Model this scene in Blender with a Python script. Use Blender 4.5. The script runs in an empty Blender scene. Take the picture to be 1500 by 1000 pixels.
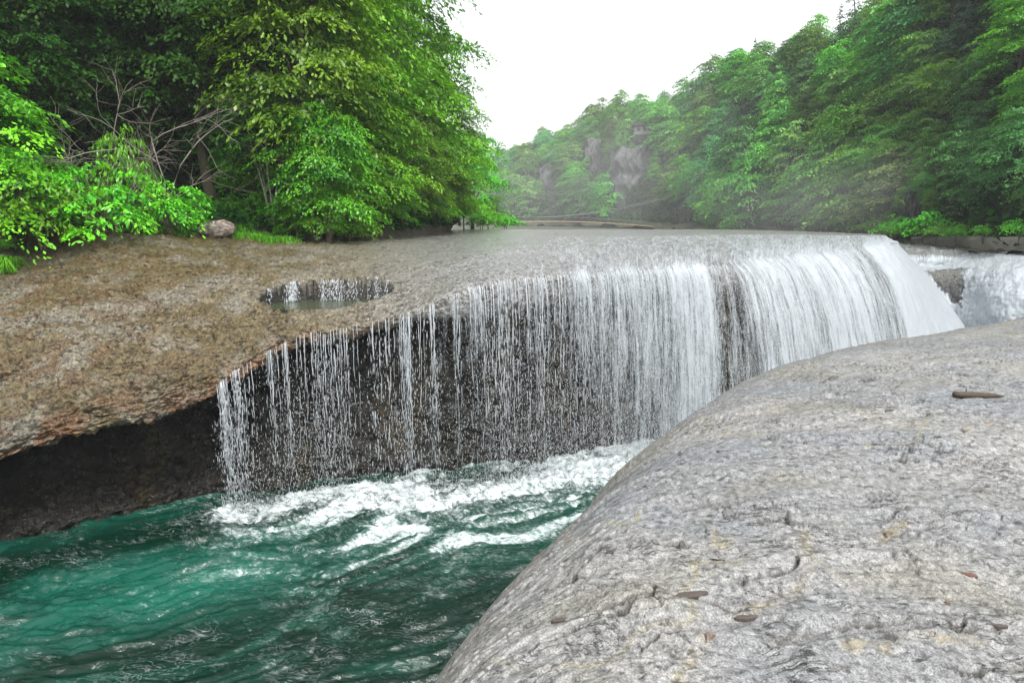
import bpy, math
import numpy as np
from mathutils import Vector

SC = bpy.context.scene
COL = SC.collection
RNG = np.random.default_rng(7)

# ------------------------------------------------------------------ camera
PITCH = math.radians(10.65)
EYE = np.array([0.0, 0.0, 1.7])
F_PX = 1000.0                       # focal length in pixels of the 1500 px wide photograph
cam_d = bpy.data.cameras.new('camera')
cam_d.sensor_width = 36.0
cam_d.lens = 24.0
cam_d.clip_start = 0.05
cam_d.clip_end = 3000
cam = bpy.data.objects.new('camera', cam_d)
COL.objects.link(cam)
cam.location = EYE
cam.rotation_euler = (math.radians(90) - PITCH, 0, 0)
SC.camera = cam

# ------------------------------------------------------------------ sky and sun (overcast)
SUN_EL, SUN_AZ = math.radians(60), math.radians(158)     # azimuth clockwise from +Y (view direction)
world = bpy.data.worlds.new('World')
SC.world = world
world.use_nodes = True
wn, wl = world.node_tree.nodes, world.node_tree.links
wn.clear()
wo = wn.new('ShaderNodeOutputWorld')
bg = wn.new('ShaderNodeBackground')
sky = wn.new('ShaderNodeTexSky')
sky.sky_type = 'NISHITA'
sky.sun_disc = False
sky.sun_elevation = SUN_EL
sky.sun_rotation = SUN_AZ
sky.dust_density = 2.0
sky.air_density = 1.0
hs = wn.new('ShaderNodeHueSaturation')
hs.inputs['Saturation'].default_value = 0.10
wl.new(sky.outputs[0], hs.inputs['Color'])
wl.new(hs.outputs[0], bg.inputs[0])
bg.inputs[1].default_value = 0.13
wl.new(bg.outputs[0], wo.inputs[0])

sun_d = bpy.data.lights.new('sun', 'SUN')
sun_d.energy = 1.5
sun_d.angle = math.radians(14)
sun_d.color = (1.0, 0.98, 0.94)
sun = bpy.data.objects.new('sun', sun_d)
COL.objects.link(sun)
sd = Vector((math.sin(SUN_AZ) * math.cos(SUN_EL), math.cos(SUN_AZ) * math.cos(SUN_EL), math.sin(SUN_EL)))
sun.rotation_euler = sd.to_track_quat('Z', 'Y').to_euler()
sun.location = (0, -40, 120)

SC.view_settings.view_transform = 'Standard'
SC.view_settings.look = 'None'
SC.view_settings.gamma = 1
SC.view_settings.exposure = 1.35
SC.view_settings.use_curve_mapping = False
SC.render.engine = 'CYCLES'
SC.cycles.use_denoising = True
SC.cycles.max_bounces = 6
SC.cycles.diffuse_bounces = 3
SC.cycles.glossy_bounces = 2
SC.cycles.transmission_bounces = 2
SC.cycles.transparent_max_bounces = 10
SC.cycles.volume_bounces = 0
SC.cycles.use_adaptive_sampling = True
SC.cycles.adaptive_threshold = 0.008
SC.cycles.caustics_reflective = False
SC.cycles.caustics_refractive = False

# ------------------------------------------------------------------ helpers: pixels to places
def slope(py):
    return -math.tan(PITCH + math.atan((py - 500.0) / F_PX))

def W(px, py, depth):
    """the point at forward distance depth seen at pixel (px, py) of the 1500x1000 photograph"""
    u, v = (px - 750.0) / F_PX, (py - 500.0) / F_PX
    s = depth / (math.cos(PITCH) - v * math.sin(PITCH))
    return np.array([EYE[0] + s * u, depth, EYE[2] + depth * slope(py)])

def WZ(px, py, z):
    """the point at height z seen at pixel (px, py)"""
    return W(px, py, (z - EYE[2]) / slope(py))

def to_px(P):
    d = np.asarray(P) - EYE
    c, s = math.cos(PITCH), math.sin(PITCH)
    f = d[..., 1] * c - d[..., 2] * s
    up = d[..., 1] * s + d[..., 2] * c
    return 750 + F_PX * d[..., 0] / f, 500 - F_PX * up / f

# ------------------------------------------------------------------ helpers: noise
_p = np.random.default_rng(11).permutation(512)
PERM = np.concatenate([_p, _p, _p]).astype(np.int32)
_g = np.random.default_rng(5).normal(size=(512, 3))
GRAD = (_g / np.linalg.norm(_g, axis=1)[:, None]).astype(np.float32)
_a = np.random.default_rng(6).uniform(0, 2 * math.pi, 512)
GRAD2 = np.stack([np.cos(_a), np.sin(_a)], 1).astype(np.float32)

def perlin3(x, y, z):
    x, y, z = [np.asarray(q, np.float32) for q in (x, y, z)]
    xi, yi, zi = [np.floor(q).astype(np.int32) for q in (x, y, z)]
    xf, yf, zf = x - xi, y - yi, z - zi
    u, v, w = [q * q * q * (q * (q * 6 - 15) + 10) for q in (xf, yf, zf)]
    xi &= 511; yi &= 511; zi &= 511
    out = np.zeros_like(xf)
    for dx in (0, 1):
        a = PERM[xi + dx]
        for dy in (0, 1):
            b = PERM[a + yi + dy]
            for dz in (0, 1):
                g = GRAD[PERM[b + zi + dz]]
                n = g[..., 0] * (xf - dx) + g[..., 1] * (yf - dy) + g[..., 2] * (zf - dz)
                out += n * (u if dx else 1 - u) * (v if dy else 1 - v) * (w if dz else 1 - w)
    return out * 1.6

def perlin2(x, y):
    x, y = [np.asarray(q, np.float32) for q in (x, y)]
    xi, yi = [np.floor(q).astype(np.int32) for q in (x, y)]
    xf, yf = x - xi, y - yi
    u, v = [q * q * q * (q * (q * 6 - 15) + 10) for q in (xf, yf)]
    xi &= 511; yi &= 511
    out = np.zeros_like(xf)
    for dx in (0, 1):
        a = PERM[xi + dx]
        for dy in (0, 1):
            g = GRAD2[PERM[a + yi + dy]]
            out += (g[..., 0] * (xf - dx) + g[..., 1] * (yf - dy)) * (u if dx else 1 - u) * (v if dy else 1 - v)
    return out * 1.5

def fbm3(P, scale, octs=4, gain=0.5, off=0.0):
    s, a, tot = scale, 1.0, 0
    for i in range(octs):
        tot = tot + a * perlin3(P[..., 0] * s + off + 17.3 * i, P[..., 1] * s + off, P[..., 2] * s + 9.1 * i)
        s *= 2.03; a *= gain
    return tot

def fbm2(x, y, scale, octs=4, gain=0.5, off=0.0):
    s, a, tot = scale, 1.0, 0
    for i in range(octs):
        tot = tot + a * perlin2(x * s + off + 17.3 * i, y * s + off * 1.7 + 5.1 * i)
        s *= 2.03; a *= gain
    return tot

def sstep(a, b, x):
    t = np.clip((x - a) / (b - a), 0, 1)
    return t * t * (3 - 2 * t)

def lerp3(a, b, t):
    return np.asarray(a) * (1 - t[..., None]) + np.asarray(b) * t[..., None]

# ------------------------------------------------------------------ helpers: splines and meshes
def hermite(K, x, q):
    """cubic through K[i] at x[i] (first axis), limited slopes so that it does not overshoot"""
    K = np.asarray(K, float); x = np.asarray(x, float); q = np.asarray(q, float)
    dx = np.diff(x); sh = (-1,) + (1,) * (K.ndim - 1)
    d = np.diff(K, axis=0) / dx.reshape(sh)
    m = np.zeros_like(K)
    m[0], m[-1] = d[0], d[-1]
    s = d[:-1] * d[1:]
    m[1:-1] = np.where(s > 0, 2 * s / np.where(np.abs(d[:-1] + d[1:]) < 1e-9, 1, d[:-1] + d[1:]), 0) * 0.5 + \
        0.5 * np.where(s > 0, (d[:-1] + d[1:]) / 2, 0)
    i = np.clip(np.searchsorted(x, q, side='right') - 1, 0, len(x) - 2)
    h = dx[i]; t = (q - x[i]) / h
    h = h.reshape(sh); t = t.reshape(sh)
    return ((2 * t**3 - 3 * t**2 + 1) * K[i] + (t**3 - 2 * t**2 + t) * h * m[i]
            + (-2 * t**3 + 3 * t**2) * K[i + 1] + (t**3 - t**2) * h * m[i + 1])

def catmull(K, q):
    K = np.asarray(K, float)
    n = len(K)
    i = np.clip(np.floor(q).astype(int), 0, n - 2)
    t = (q - i).reshape((-1,) + (1,) * (K.ndim - 1))
    p0, p1, p2, p3 = K[np.maximum(i - 1, 0)], K[i], K[i + 1], K[np.minimum(i + 2, n - 1)]
    return 0.5 * (2 * p1 + (p2 - p0) * t + (2 * p0 - 5 * p1 + 4 * p2 - p3) * t**2 + (3 * p1 - p0 - 3 * p2 + p3) * t**3)

def mesh_np(name, V, F, smooth=True, cols=None, uv=None):
    V = np.ascontiguousarray(V, np.float32).reshape(-1, 3)
    F = np.ascontiguousarray(F, np.int32)
    k = F.shape[1]
    me = bpy.data.meshes.new(name)
    me.vertices.add(len(V)); me.vertices.foreach_set('co', V.ravel())
    me.loops.add(F.size); me.loops.foreach_set('vertex_index', F.ravel())
    me.polygons.add(len(F))
    me.polygons.foreach_set('loop_start', np.arange(0, F.size, k, dtype=np.int32))
    me.polygons.foreach_set('use_smooth', np.full(len(F), smooth, bool))
    if cols:
        for an, A in cols.items():
            A = np.asarray(A, np.float32)
            if A.ndim > 1 and A.shape[-1] == 3:
                A = A.reshape(-1, 3)
                at = me.attributes.new(an, 'FLOAT_COLOR', 'POINT')
                at.data.foreach_set('color', np.concatenate([A, np.ones((len(A), 1), np.float32)], 1).ravel())
            else:
                at = me.attributes.new(an, 'FLOAT', 'POINT')
                at.data.foreach_set('value', A.ravel())
    if uv is not None:
        l = me.uv_layers.new(name='flow')
        l.data.foreach_set('uv', np.asarray(uv, np.float32).reshape(-1, 2)[F.ravel()].ravel())
    me.update(calc_edges=True)
    me.validate()
    return me

def grid_faces(n, m):
    i = np.arange(n * m).reshape(n, m)
    return np.stack([i[:-1, :-1], i[1:, :-1], i[1:, 1:], i[:-1, 1:]], -1).reshape(-1, 4)

def grid_normals(P):
    a = np.gradient(P, axis=0); b = np.gradient(P, axis=1)
    n = np.cross(a, b)
    return n / np.maximum(np.linalg.norm(n, axis=-1), 1e-9)[..., None]

def put(name, me, mat, parent=None, label=None, cat=None, group=None, kind=None):
    o = bpy.data.objects.new(name, me)
    COL.objects.link(o)
    if mat is not None and me is not None and not me.materials:
        me.materials.append(mat)
    if parent is not None:
        o.parent = parent
    for k, v in (('label', label), ('category', cat), ('group', group), ('kind', kind)):
        if v:
            o[k] = v
    return o

def tube(path, radii, sides=7):
    """tapered tube along a path: verts, quads"""
    path = np.asarray(path, float); n = len(path)
    radii = np.broadcast_to(np.asarray(radii, float), (n,))
    t = np.gradient(path, axis=0); t /= np.maximum(np.linalg.norm(t, axis=1), 1e-9)[:, None]
    ref = np.where(np.abs(t[:, 2:3]) > 0.9, np.array([[1., 0, 0]]), np.array([[0, 0, 1.]]))
    a = np.cross(t, ref); a /= np.maximum(np.linalg.norm(a, axis=1), 1e-9)[:, None]
    b = np.cross(t, a)
    th = np.linspace(0, 2 * math.pi, sides, endpoint=False)
    V = path[:, None] + radii[:, None, None] * (a[:, None] * np.cos(th)[None, :, None] + b[:, None] * np.sin(th)[None, :, None])
    V = V.reshape(-1, 3)
    i = np.arange(n * sides).reshape(n, sides)
    j = np.roll(i, -1, axis=1)
    F = np.stack([i[:-1], j[:-1], j[1:], i[1:]], -1).reshape(-1, 4)
    caps = []
    for ring, c in ((i[0][::-1], path[0]), (i[-1], path[-1])):
        ci = len(V); V = np.vstack([V, c])
        for k in range(sides):
            caps.append([ring[k], ring[(k + 1) % sides], ci, ci])
    return V, F, caps

class MB:
    """collects quads/tris of several shapes into one mesh"""
    def __init__(s): s.V = []; s.F = []; s.n = 0
    def add(s, V, F):
        s.V.append(np.asarray(V, float)); s.F += [[k + s.n for k in f] for f in F]; s.n += len(V)
    def tube(s, path, r, sides=7):
        V, F, caps = tube(path, r, sides)
        s.add(V, [list(f) for f in F] + [c[:3] for c in caps])
    def box(s, c, size, R=None):
        c = np.asarray(c, float); h = np.asarray(size, float) / 2
        V = np.array([[x, y, z] for x in (-1, 1) for y in (-1, 1) for z in (-1, 1)], float) * h
        if R is not None: V = V @ np.asarray(R).T
        s.add(V + c, [[0, 1, 3, 2], [4, 6, 7, 5], [0, 4, 5, 1], [2, 3, 7, 6], [0, 2, 6, 4], [1, 5, 7, 3]])
    def mesh(s, name, smooth=False):
        me = bpy.data.meshes.new(name)
        me.from_pydata(np.vstack(s.V).tolist(), [], s.F)
        me.polygons.foreach_set('use_smooth', [smooth] * len(me.polygons))
        me.update()
        return me

# ------------------------------------------------------------------ materials
class NT:
    def __init__(s, name):
        s.m = bpy.data.materials.new(name); s.m.use_nodes = True
        s.n = s.m.node_tree.nodes; s.l = s.m.node_tree.links; s.n.clear()
        s.out = s.n.new('ShaderNodeOutputMaterial')
    def node(s, t, **kw):
        nd = s.n.new('ShaderNode' + t)
        for k, v in kw.items():
            setattr(nd, k, v)
        return nd
    def set(s, sock, v):
        if isinstance(v, bpy.types.NodeSocket): s.l.new(v, sock)
        elif v is not None: sock.default_value = v
        return s
    def noise(s, vec, scale, detail=4, rough=0.55, dist=0.0):
        nd = s.node('TexNoise')
        s.set(nd.inputs['Vector'], vec); nd.inputs['Scale'].default_value = scale
        nd.inputs['Detail'].default_value = detail; nd.inputs['Roughness'].default_value = rough
        nd.inputs['Distortion'].default_value = dist
        return nd.outputs['Fac']
    def mapping(s, vec, scale=(1, 1, 1), rot=(0, 0, 0)):
        nd = s.node('Mapping'); s.set(nd.inputs['Vector'], vec)
        nd.inputs['Scale'].default_value = scale; nd.inputs['Rotation'].default_value = rot
        return nd.outputs[0]
    def ramp(s, fac, stops):
        nd = s.node('ValToRGB'); s.set(nd.inputs[0], fac)
        e = nd.color_ramp.elements
        while len(e) < len(stops): e.new(0.5)
        for k, (p, c) in enumerate(stops):
            e[k].position = p
            e[k].color = (c, c, c, 1) if isinstance(c, (int, float)) else (*c, 1)
        return nd.outputs[0]
    def math(s, op, a, b=None, c=None, clamp=False):
        nd = s.node('Math', operation=op, use_clamp=clamp)
        s.set(nd.inputs[0], a)
        if b is not None: s.set(nd.inputs[1], b)
        if c is not None: s.set(nd.inputs[2], c)
        return nd.outputs[0]
    def mix(s, fac, a, b, mode='MIX'):
        nd = s.node('MixRGB', blend_type=mode)
        s.set(nd.inputs[0], fac)
        for k, v in ((1, a), (2, b)):
            s.set(nd.inputs[k], (*v, 1) if isinstance(v, (tuple, list)) and len(v) == 3 else v)
        return nd.outputs[0]
    def attr(s, name, out='Color'):
        nd = s.node('Attribute'); nd.attribute_name = name
        return nd.outputs[out]
    def coord(s, out='Object'):
        return s.node('TexCoord').outputs[out]
    def bump(s, h, strength=0.5, dist=0.05, normal=None):
        nd = s.node('Bump'); s.set(nd.inputs['Height'], h)
        nd.inputs['Strength'].default_value = strength; nd.inputs['Distance'].default_value = dist
        if normal is not None: s.set(nd.inputs['Normal'], normal)
        return nd.outputs[0]
    def principled(s, base, rough=0.6, normal=None, spec=0.5):
        nd = s.node('BsdfPrincipled')
        s.set(nd.inputs['Base Color'], (*base, 1) if isinstance(base, (tuple, list)) and len(base) == 3 else base)
        s.set(nd.inputs['Roughness'], rough); s.set(nd.inputs['Specular IOR Level'], spec)
        if normal is not None: s.set(nd.inputs['Normal'], normal)
        return nd.outputs[0]
    def finish(s, shader):
        s.l.new(shader, s.out.inputs['Surface']); return s.m

def mat_plain(name, col, rough=0.7, var=0.25, scale=12, bump=0.3):
    t = NT(name); co = t.coord()
    n = t.noise(co, scale, 5)
    c = t.mix(n, tuple(q * (1 - var) for q in col), tuple(min(1, q * (1 + var)) for q in col))
    return t.finish(t.principled(c, rough, t.bump(t.noise(co, scale * 3, 3), bump, 0.02)))

def mat_rock(name, fine=9.0, rough=0.5, bump=1.0, dist=0.05, wetvar=True, stretch=(1, 1, 1.6), pits=0.22, smooth_patches=False, grain=26.0, lo=0.35, hi=1.5):
    """rock whose large colour zones sit in the attribute 'tint'"""
    t = NT(name); co = t.coord('Object')
    base = t.attr('tint')
    n1 = t.noise(co, fine, 6, 0.65, 0.6)
    n2 = t.noise(co, fine * 3.3, 4, 0.6)
    v = t.node('TexVoronoi', feature='F1'); t.set(v.inputs['Vector'], co); v.inputs['Scale'].default_value = fine * 0.9
    h = t.math('ADD', n1, t.math('MULTIPLY', n2, 0.45))
    h = t.math('ADD', h, t.math('MULTIPLY', v.outputs['Distance'], 0.35))
    k = t.ramp(t.noise(co, fine * 1.6, 5, 0.7), [(0.32, lo), (0.5, 0.95), (0.70, hi)])
    c = t.mix(1.0, base, k, 'MULTIPLY')
    gr_ = t.ramp(t.noise(co, grain, 2, 0.6), [(0.36, 0.62), (0.5, 1.0), (0.64, 1.38)])
    c = t.mix(1.0, c, gr_, 'MULTIPLY')
    cr_ = t.noise(t.mapping(co, (stretch[0] * 0.7, stretch[1], stretch[2])), fine * 0.22, 5, 0.6, 1.0)
    crl = t.ramp(t.math('ABSOLUTE', t.math('SUBTRACT', cr_, 0.5)), [(0.0, 0.0), (0.011, 1.0)])
    crm = t.ramp(t.noise(co, fine * 0.12, 3), [(0.50, 1.0), (0.60, 0.0)])
    crack_ = t.math('MAXIMUM', crl, crm)
    c = t.mix(1.0, c, t.ramp(crack_, [(0.0, 0.28), (1.0, 1.0)]), 'MULTIPLY')
    h = t.math('ADD', h, t.math('MULTIPLY', crack_, 0.5))
    pm = t.noise(t.mapping(co, stretch), fine * 0.8, 4, 0.62, 0.8)
    pit = t.ramp(pm, [(0.34, pits), (0.44, 1.0)])
    c = t.mix(1.0, c, pit, 'MULTIPLY')
    h = t.math('ADD', h, t.math('MULTIPLY', pit, 0.5))
    nm = t.bump(h, bump, dist)
    r = t.ramp(t.noise(co, fine * 0.35, 3), [(0.3, rough * 0.65), (0.7, min(1, rough * 1.35))]) if wetvar else rough
    if wetvar: r = t.mix(t.attr('wet', 'Fac'), r, (0.13, 0.13, 0.13))
    if smooth_patches:
        lv = t.ramp(t.noise(co, fine * 0.06, 4, 0.6), [(0.38, 0.35), (0.62, 1.0)])
        h = t.math('MULTIPLY', h, lv); nm = t.bump(h, bump, dist)
    return t.finish(t.principled(c, r, nm, 0.5))

def mat_leaf(name, dark, light, trans=0.35, gloss=0.03):
    t = NT(name)
    r = t.attr('rnd', 'Fac')
    oi = t.node('ObjectInfo')
    c = t.mix(r, dark, light)
    hv = t.node('HueSaturation')
    t.set(hv.inputs['Color'], c)
    t.set(hv.inputs['Hue'], t.math('MULTIPLY_ADD', oi.outputs['Random'], 0.05, 0.475))
    t.set(hv.inputs['Value'], t.math('MULTIPLY_ADD', oi.outputs['Random'], 0.8, 0.6))
    c = hv.outputs[0]
    d = t.node('BsdfDiffuse'); t.set(d.inputs[0], c)
    tr = t.node('BsdfTranslucent'); t.set(tr.inputs[0], t.mix(0.5, c, (0.10, 0.30, 0.01)))
    gl = t.node('BsdfGlossy'); gl.inputs['Roughness'].default_value = 0.45
    gl.inputs[0].default_value = (1, 1, 1, 1)
    m = t.node('MixShader'); m.inputs[0].default_value = trans
    t.l.new(d.outputs[0], m.inputs[1]); t.l.new(tr.outputs[0], m.inputs[2])
    m2 = t.node('MixShader'); m2.inputs[0].default_value = gloss
    t.l.new(m.outputs[0], m2.inputs[1]); t.l.new(gl.outputs[0], m2.inputs[2])
    return t.finish(m2.outputs[0])

M_BARK = mat_plain('bark', (0.11, 0.085, 0.06), 0.9, 0.4, 8, 0.8)
M_PALEBARK = mat_plain('pale_bark', (0.34, 0.33, 0.27), 0.8, 0.3, 8, 0.5)
M_LEAF_NEAR = mat_leaf('leaf_bright', (0.045, 0.200, 0.005), (0.265, 0.620, 0.016), 0.37)
M_LEAF_MID = mat_leaf('leaf_mid', (0.034, 0.175, 0.007), (0.190, 0.540, 0.020), 0.35)
M_LEAF_FAR = mat_leaf('leaf_hill', (0.046, 0.170, 0.022), (0.220, 0.490, 0.065), 0.35)
M_LEAF_YEL = mat_leaf('leaf_yellowish', (0.075, 0.200, 0.022), (0.290, 0.460, 0.110))
M_LEAF_DARK = mat_leaf('needle_dark', (0.016, 0.060, 0.024), (0.050, 0.140, 0.056), 0.2)
M_LEAF_SHADE = mat_leaf('leaf_shade', (0.005, 0.028, 0.003), (0.028, 0.105, 0.008), 0.15, 0.01)  # shade of the left wood put into a darker leaf colour
M_LEAF_COOL = mat_leaf('leaf_bluish', (0.028, 0.140, 0.032), (0.125, 0.410, 0.095), 0.33)
M_GRASS = mat_leaf('grass_blade', (0.036, 0.150, 0.004), (0.180, 0.480, 0.010), 0.3)

# ================================================================== THE ROCK PLATEAU
POOL_Z = -6.0
LIP_PX = [-260, -120, 0, 80, 150, 230, 300, 340, 400, 450, 500, 600, 700, 800, 900, 1000, 1100, 1200, 1290]
# for each column from the overhanging edge back over the plateau: (pixel row, forward distance)
TOPS = {
    -260: [(800, 11.8), (735, 12.2), (640, 13.6), (550, 15.6), (470, 18.2), (410, 21.5), (365, 27), (345, 34)],
    -120: [(720, 13.1), (660, 13.5), (575, 15.1), (495, 17.4), (430, 20.2), (390, 23.2), (358, 28), (345, 34)],
    0:    [(664, 14.4), (602, 14.9), (525, 16.7), (460, 19.0), (410, 21.5), (378, 24.0), (350, 27), (338, 32)],
    80:   [(632, 14.9), (575, 15.4), (500, 17.3), (440, 19.8), (390, 22.6), (360, 25.2), (343, 28), (335, 34)],
    150:  [(612, 15.4), (556, 15.9), (480, 18.0), (420, 20.8), (372, 23.6), (348, 26), (338, 29), (333, 36)],
    230:  [(598, 15.9), (542, 16.4), (470, 18.6), (414, 21.3), (370, 24.2), (349, 27), (340, 30), (334, 39)],
    300:  [(576, 16.8), (526, 17.3), (462, 19.2), (410, 21.8), (370, 25.0), (351, 28.5), (342, 31.5), (335, 42)],
    340:  [(546, 17.2), (508, 17.7), (456, 19.3), (410, 21.7), (372, 25.0), (351, 29.5), (343, 34), (336, 46)],
    400:  [(511, 17.8), (485, 18.3), (448, 19.5), (410, 21.6), (375, 25.0), (352, 31.0), (345, 38), (338, 52)],
    450:  [(489, 18.0), (468, 18.5), (440, 19.7), (407, 21.8), (375, 25.2), (353, 31.5), (345, 40), (338, 55)],
    500:  [(483, 18.1), (464, 18.7), (440, 19.9), (405, 22.0), (375, 25.5), (355, 32.0), (345, 42), (338, 58)],
    600:  [(459, 18.4), (440, 19.2), (415, 20.6), (390, 22.8), (370, 27.0), (352, 36.0), (343, 48), (336, 62)],
    700:  [(420, 18.9), (409, 19.6), (396, 21.0), (380, 23.5), (365, 29.0), (350, 40.0), (341, 52), (336, 64)],
    800:  [(406, 20.0), (399, 20.7), (388, 22.5), (375, 26.0), (362, 31.0), (350, 41.0), (341, 54), (336, 65)],
    900:  [(400, 20.9), (394, 21.6), (385, 23.2), (373, 26.5), (361, 31.5), (350, 41.0), (341, 54), (336, 66)],
    1000: [(395, 22.3), (389, 23.0), (380, 24.6), (370, 28.0), (359, 33.0), (349, 42.0), (341, 54), (336, 66)],
    1100: [(385, 24.3), (379, 25.2), (371, 27.0), (363, 30.5), (355, 35.0), (347, 43.0), (341, 54), (337, 65)],
    1200: [(376, 27.5), (370, 28.6), (364, 30.5), (358, 34.0), (352, 38.5), (347, 45.0), (343, 54), (340, 64)],
    1290: [(361, 31.0), (357, 32.0), (354, 33.5), (351, 36.0), (349, 40.0), (347, 45.0), (345, 52), (344, 60)],
}
BASES = {-260: 850, -120: 815, 0: 790, 80: 776, 150: 762, 230: 743, 300: 725, 340: 718, 450: 707, 400: 712, 500: 703, 600: 695, 700: 686, 800: 672, 900: 660, 1000: 640}
secs, sheet_secs = [], []
top_world = []
for c in LIP_PX:
    top_world.append(np.array([W(c, y, d) for y, d in TOPS[c]]))
c1 = [(1303, 358, 35.5), (1301, 355, 36.5), (1299, 352, 38), (1297, 350, 41), (1295, 348.5, 45), (1293, 347, 50), (1291, 346, 55), (1289, 345, 60)]
c2 = [(1314, 357, 43), (1308, 354, 44), (1304, 352, 45), (1300, 350, 47), (1297, 348, 50), (1294, 347, 53), (1292, 346, 57), (1290, 345, 62)]
top_world += [np.array([W(*p) for p in c1]), np.array([W(*p) for p in c2])]
edge = np.array([t[0] for t in top_world])
tan = np.gradient(edge[:, :2], axis=0)
outn = np.stack([tan[:, 1], -tan[:, 0]], 1)
outn /= np.linalg.norm(outn, axis=1)[:, None]
outn = np.concatenate([outn, np.zeros((len(outn), 1))], 1)
NS = len(top_world)
for i, tw in enumerate(top_world):
    E, n = tw[0], outn[i]
    px = LIP_PX[i] if i < len(LIP_PX) else (1303, 1314)[i - len(LIP_PX)]
    far = tw[::-1]
    back = far[0] + np.array([far[0][0] * 0.1, 7.0, -1.2])
    if px <= 1000:
        B = WZ(px + (0 if px < 950 else 12), BASES[px], POOL_Z)
        if px <= 620:        # hollow under the overhanging brow
            over = 0.9 if px < 345 else 0.55
            u1 = E - n * 0.10 + np.array([0, 0, -0.26])
            u2 = E - n * (over * 1.9 + 0.1) + np.array([0, 0, -0.62])
            u3 = 0.45 * u2 + 0.55 * B - n * (0.5 if px < 350 else 0.25)
        else:
            u1 = E + n * 0.10 + np.array([0, 0, -0.55])
            u2 = E - n * 0.15 + np.array([0, 0, -1.7])
            u3 = 0.45 * u2 + 0.55 * B - n * 0.15
        u4 = B
        u5 = B - n * 0.3 + np.array([0, 0, -1.2])
    elif px < 1300:
        k = (px - 1000) / 290.0
        u1 = E + n * 0.45 + np.array([0, 0, -0.5])
        u2 = E + n * (0.75 + 0.5 * k) + np.array([0, 0, -1.8])
        u3 = E + n * (1.0 + 1.0 * k) + np.array([0, 0, -3.9])
        u4 = E + n * (1.2 + 1.6 * k); u4[2] = POOL_Z
        u5 = u4 + np.array([0, 0, -1.2])
    elif px == 1303:
        u1, u2, u3, u4 = W(1328, 385, 35.8), W(1352, 415, 36.0), W(1380, 452, 36.3), W(1412, 500, 36.6)
        u5 = u4 + np.array([0.5, 0, -2.0])
    else:
        u1, u2, u3, u4 = W(1330, 378, 43.2), W(1352, 402, 43.4), W(1378, 440, 43.6), W(1405, 485, 43.8)
        u5 = u4 + np.array([0.5, 0, -2.0])
    secs.append(np.vstack([back, far, u1, u2, u3, u4, u5]))
    # the falling sheet of water
    if px >= 300:
        if px <= 1000:
            f1 = E + n * 0.22 + np.array([0, 0, -0.45])
            f2 = E + n * 0.42 + np.array([0, 0, -1.8])
            f3 = E + n * 0.60 + np.array([0, 0, -3.8])
            f4 = E + n * 0.74; f4[2] = POOL_Z - 0.1
        else:
            f1, f2, f3, f4 = u1 + n * 0.07, u2 + n * 0.14, u3 + n * 0.2, u4 + n * 0.25
        sheet_secs.append((i, np.vstack([far[1:], f1, f2, f3, f4])))
secs = np.array(secs)                                   # NS x 14 x 3

def t_samples(weights, total):
    w = np.asarray(weights, float); k = np.maximum(2, np.round(total * w / w.sum()).astype(int))
    return np.concatenate([np.linspace(i, i + 1, k[i], endpoint=False) for i in range(len(w))] + [[len(w)]])

q_s = np.interp(np.linspace(0, 1, 860), [0, 0.06, 0.36, 1.0], [0, 2, 10, NS - 1])
A = catmull(secs, q_s)                                  # 860 x 14 x 3
tq = t_samples([5, 9, 12, 18, 26, 40, 55, 60, 48, 34, 26, 40, 44, 6], 380) if False else t_samples([3, 6, 10, 16, 28, 44, 58, 60, 44, 26, 30, 42, 6], 380)
G = hermite(np.swapaxes(A, 0, 1), np.arange(14), tq)    # nt x 860 x 3
G = np.swapaxes(G, 0, 1)
T2 = np.broadcast_to(tq[None], G.shape[:2])
S2 = np.broadcast_to(q_s[:, None], G.shape[:2])

# the pothole: a bowl with a level floor sunk into the slope
PH_Z = W(480, 444, 19.4)[2] - 0.02
ph_c = (W(478, 444, 19.4) + W(478, 400, 21.6)) / 2
ph_u = (W(590, 430, 20.6) - W(385, 440, 20.0))[:2]; ph_half = np.linalg.norm(ph_u) / 2 * 0.93; ph_u = ph_u / np.linalg.norm(ph_u)
ph_v = np.array([-ph_u[1], ph_u[0]])
def pothole_d(P):
    d = P[..., :2] - ph_c[:2]
    a, b = d @ ph_u, d @ ph_v
    wob = 0.10 * perlin2(P[..., 0] * 1.1, P[..., 1] * 1.1)
    return (np.abs(a / ph_half) ** 2.4 + np.abs(b / 1.25) ** 2.4) ** (1 / 2.4) + wob
dd = pothole_d(G)
inside = (T2 < 9.0)
PH_Z = float(np.percentile(G[..., 2][inside & (dd > 1.0) & (dd < 1.06)], 4)) - 0.02
floor = PH_Z - 0.12 - 0.15 * (1 - np.clip(dd, 0, 1))
G_open = G.copy()
carve = inside * (1 - sstep(0.955, 1.015, dd))
G[..., 2] = G[..., 2] * (1 - carve) + np.minimum(G[..., 2], floor) * carve

Nn = grid_normals(G)
flip = np.sign(np.mean(Nn[500:700, 100:150, 2])) or 1
Nn *= flip
PXG, PYG = to_px(G)
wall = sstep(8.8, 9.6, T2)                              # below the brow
leftness = 1 - sstep(360, 660, PXG)
big = fbm3(G, 0.45, 3)
mid = fbm3(G * np.array([1, 1, 1.4]), 2.2, 4, 0.55, 3.0)
fin = fbm3(G * np.array([1, 1, 1.6]), 7.0, 3, 0.6, 8.0)
flow_rip = fbm3(G * np.array([1.0, 0.45, 1.0]), 4.5, 3, 0.55, 21.0)
amp_big = 0.10 + 0.10 * leftness
amp_mid = 0.018 + 0.070 * leftness + 0.07 * wall
amp_fin = 0.012 + 0.040 * leftness + 0.03 * wall
fade = 1 - 0.6 * sstep(28, 50, G[..., 1])
D = amp_big * big * 0.7 + amp_mid * mid + amp_fin * fin + 0.018 * flow_rip * (1 - leftness) * (1 - wall)
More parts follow.
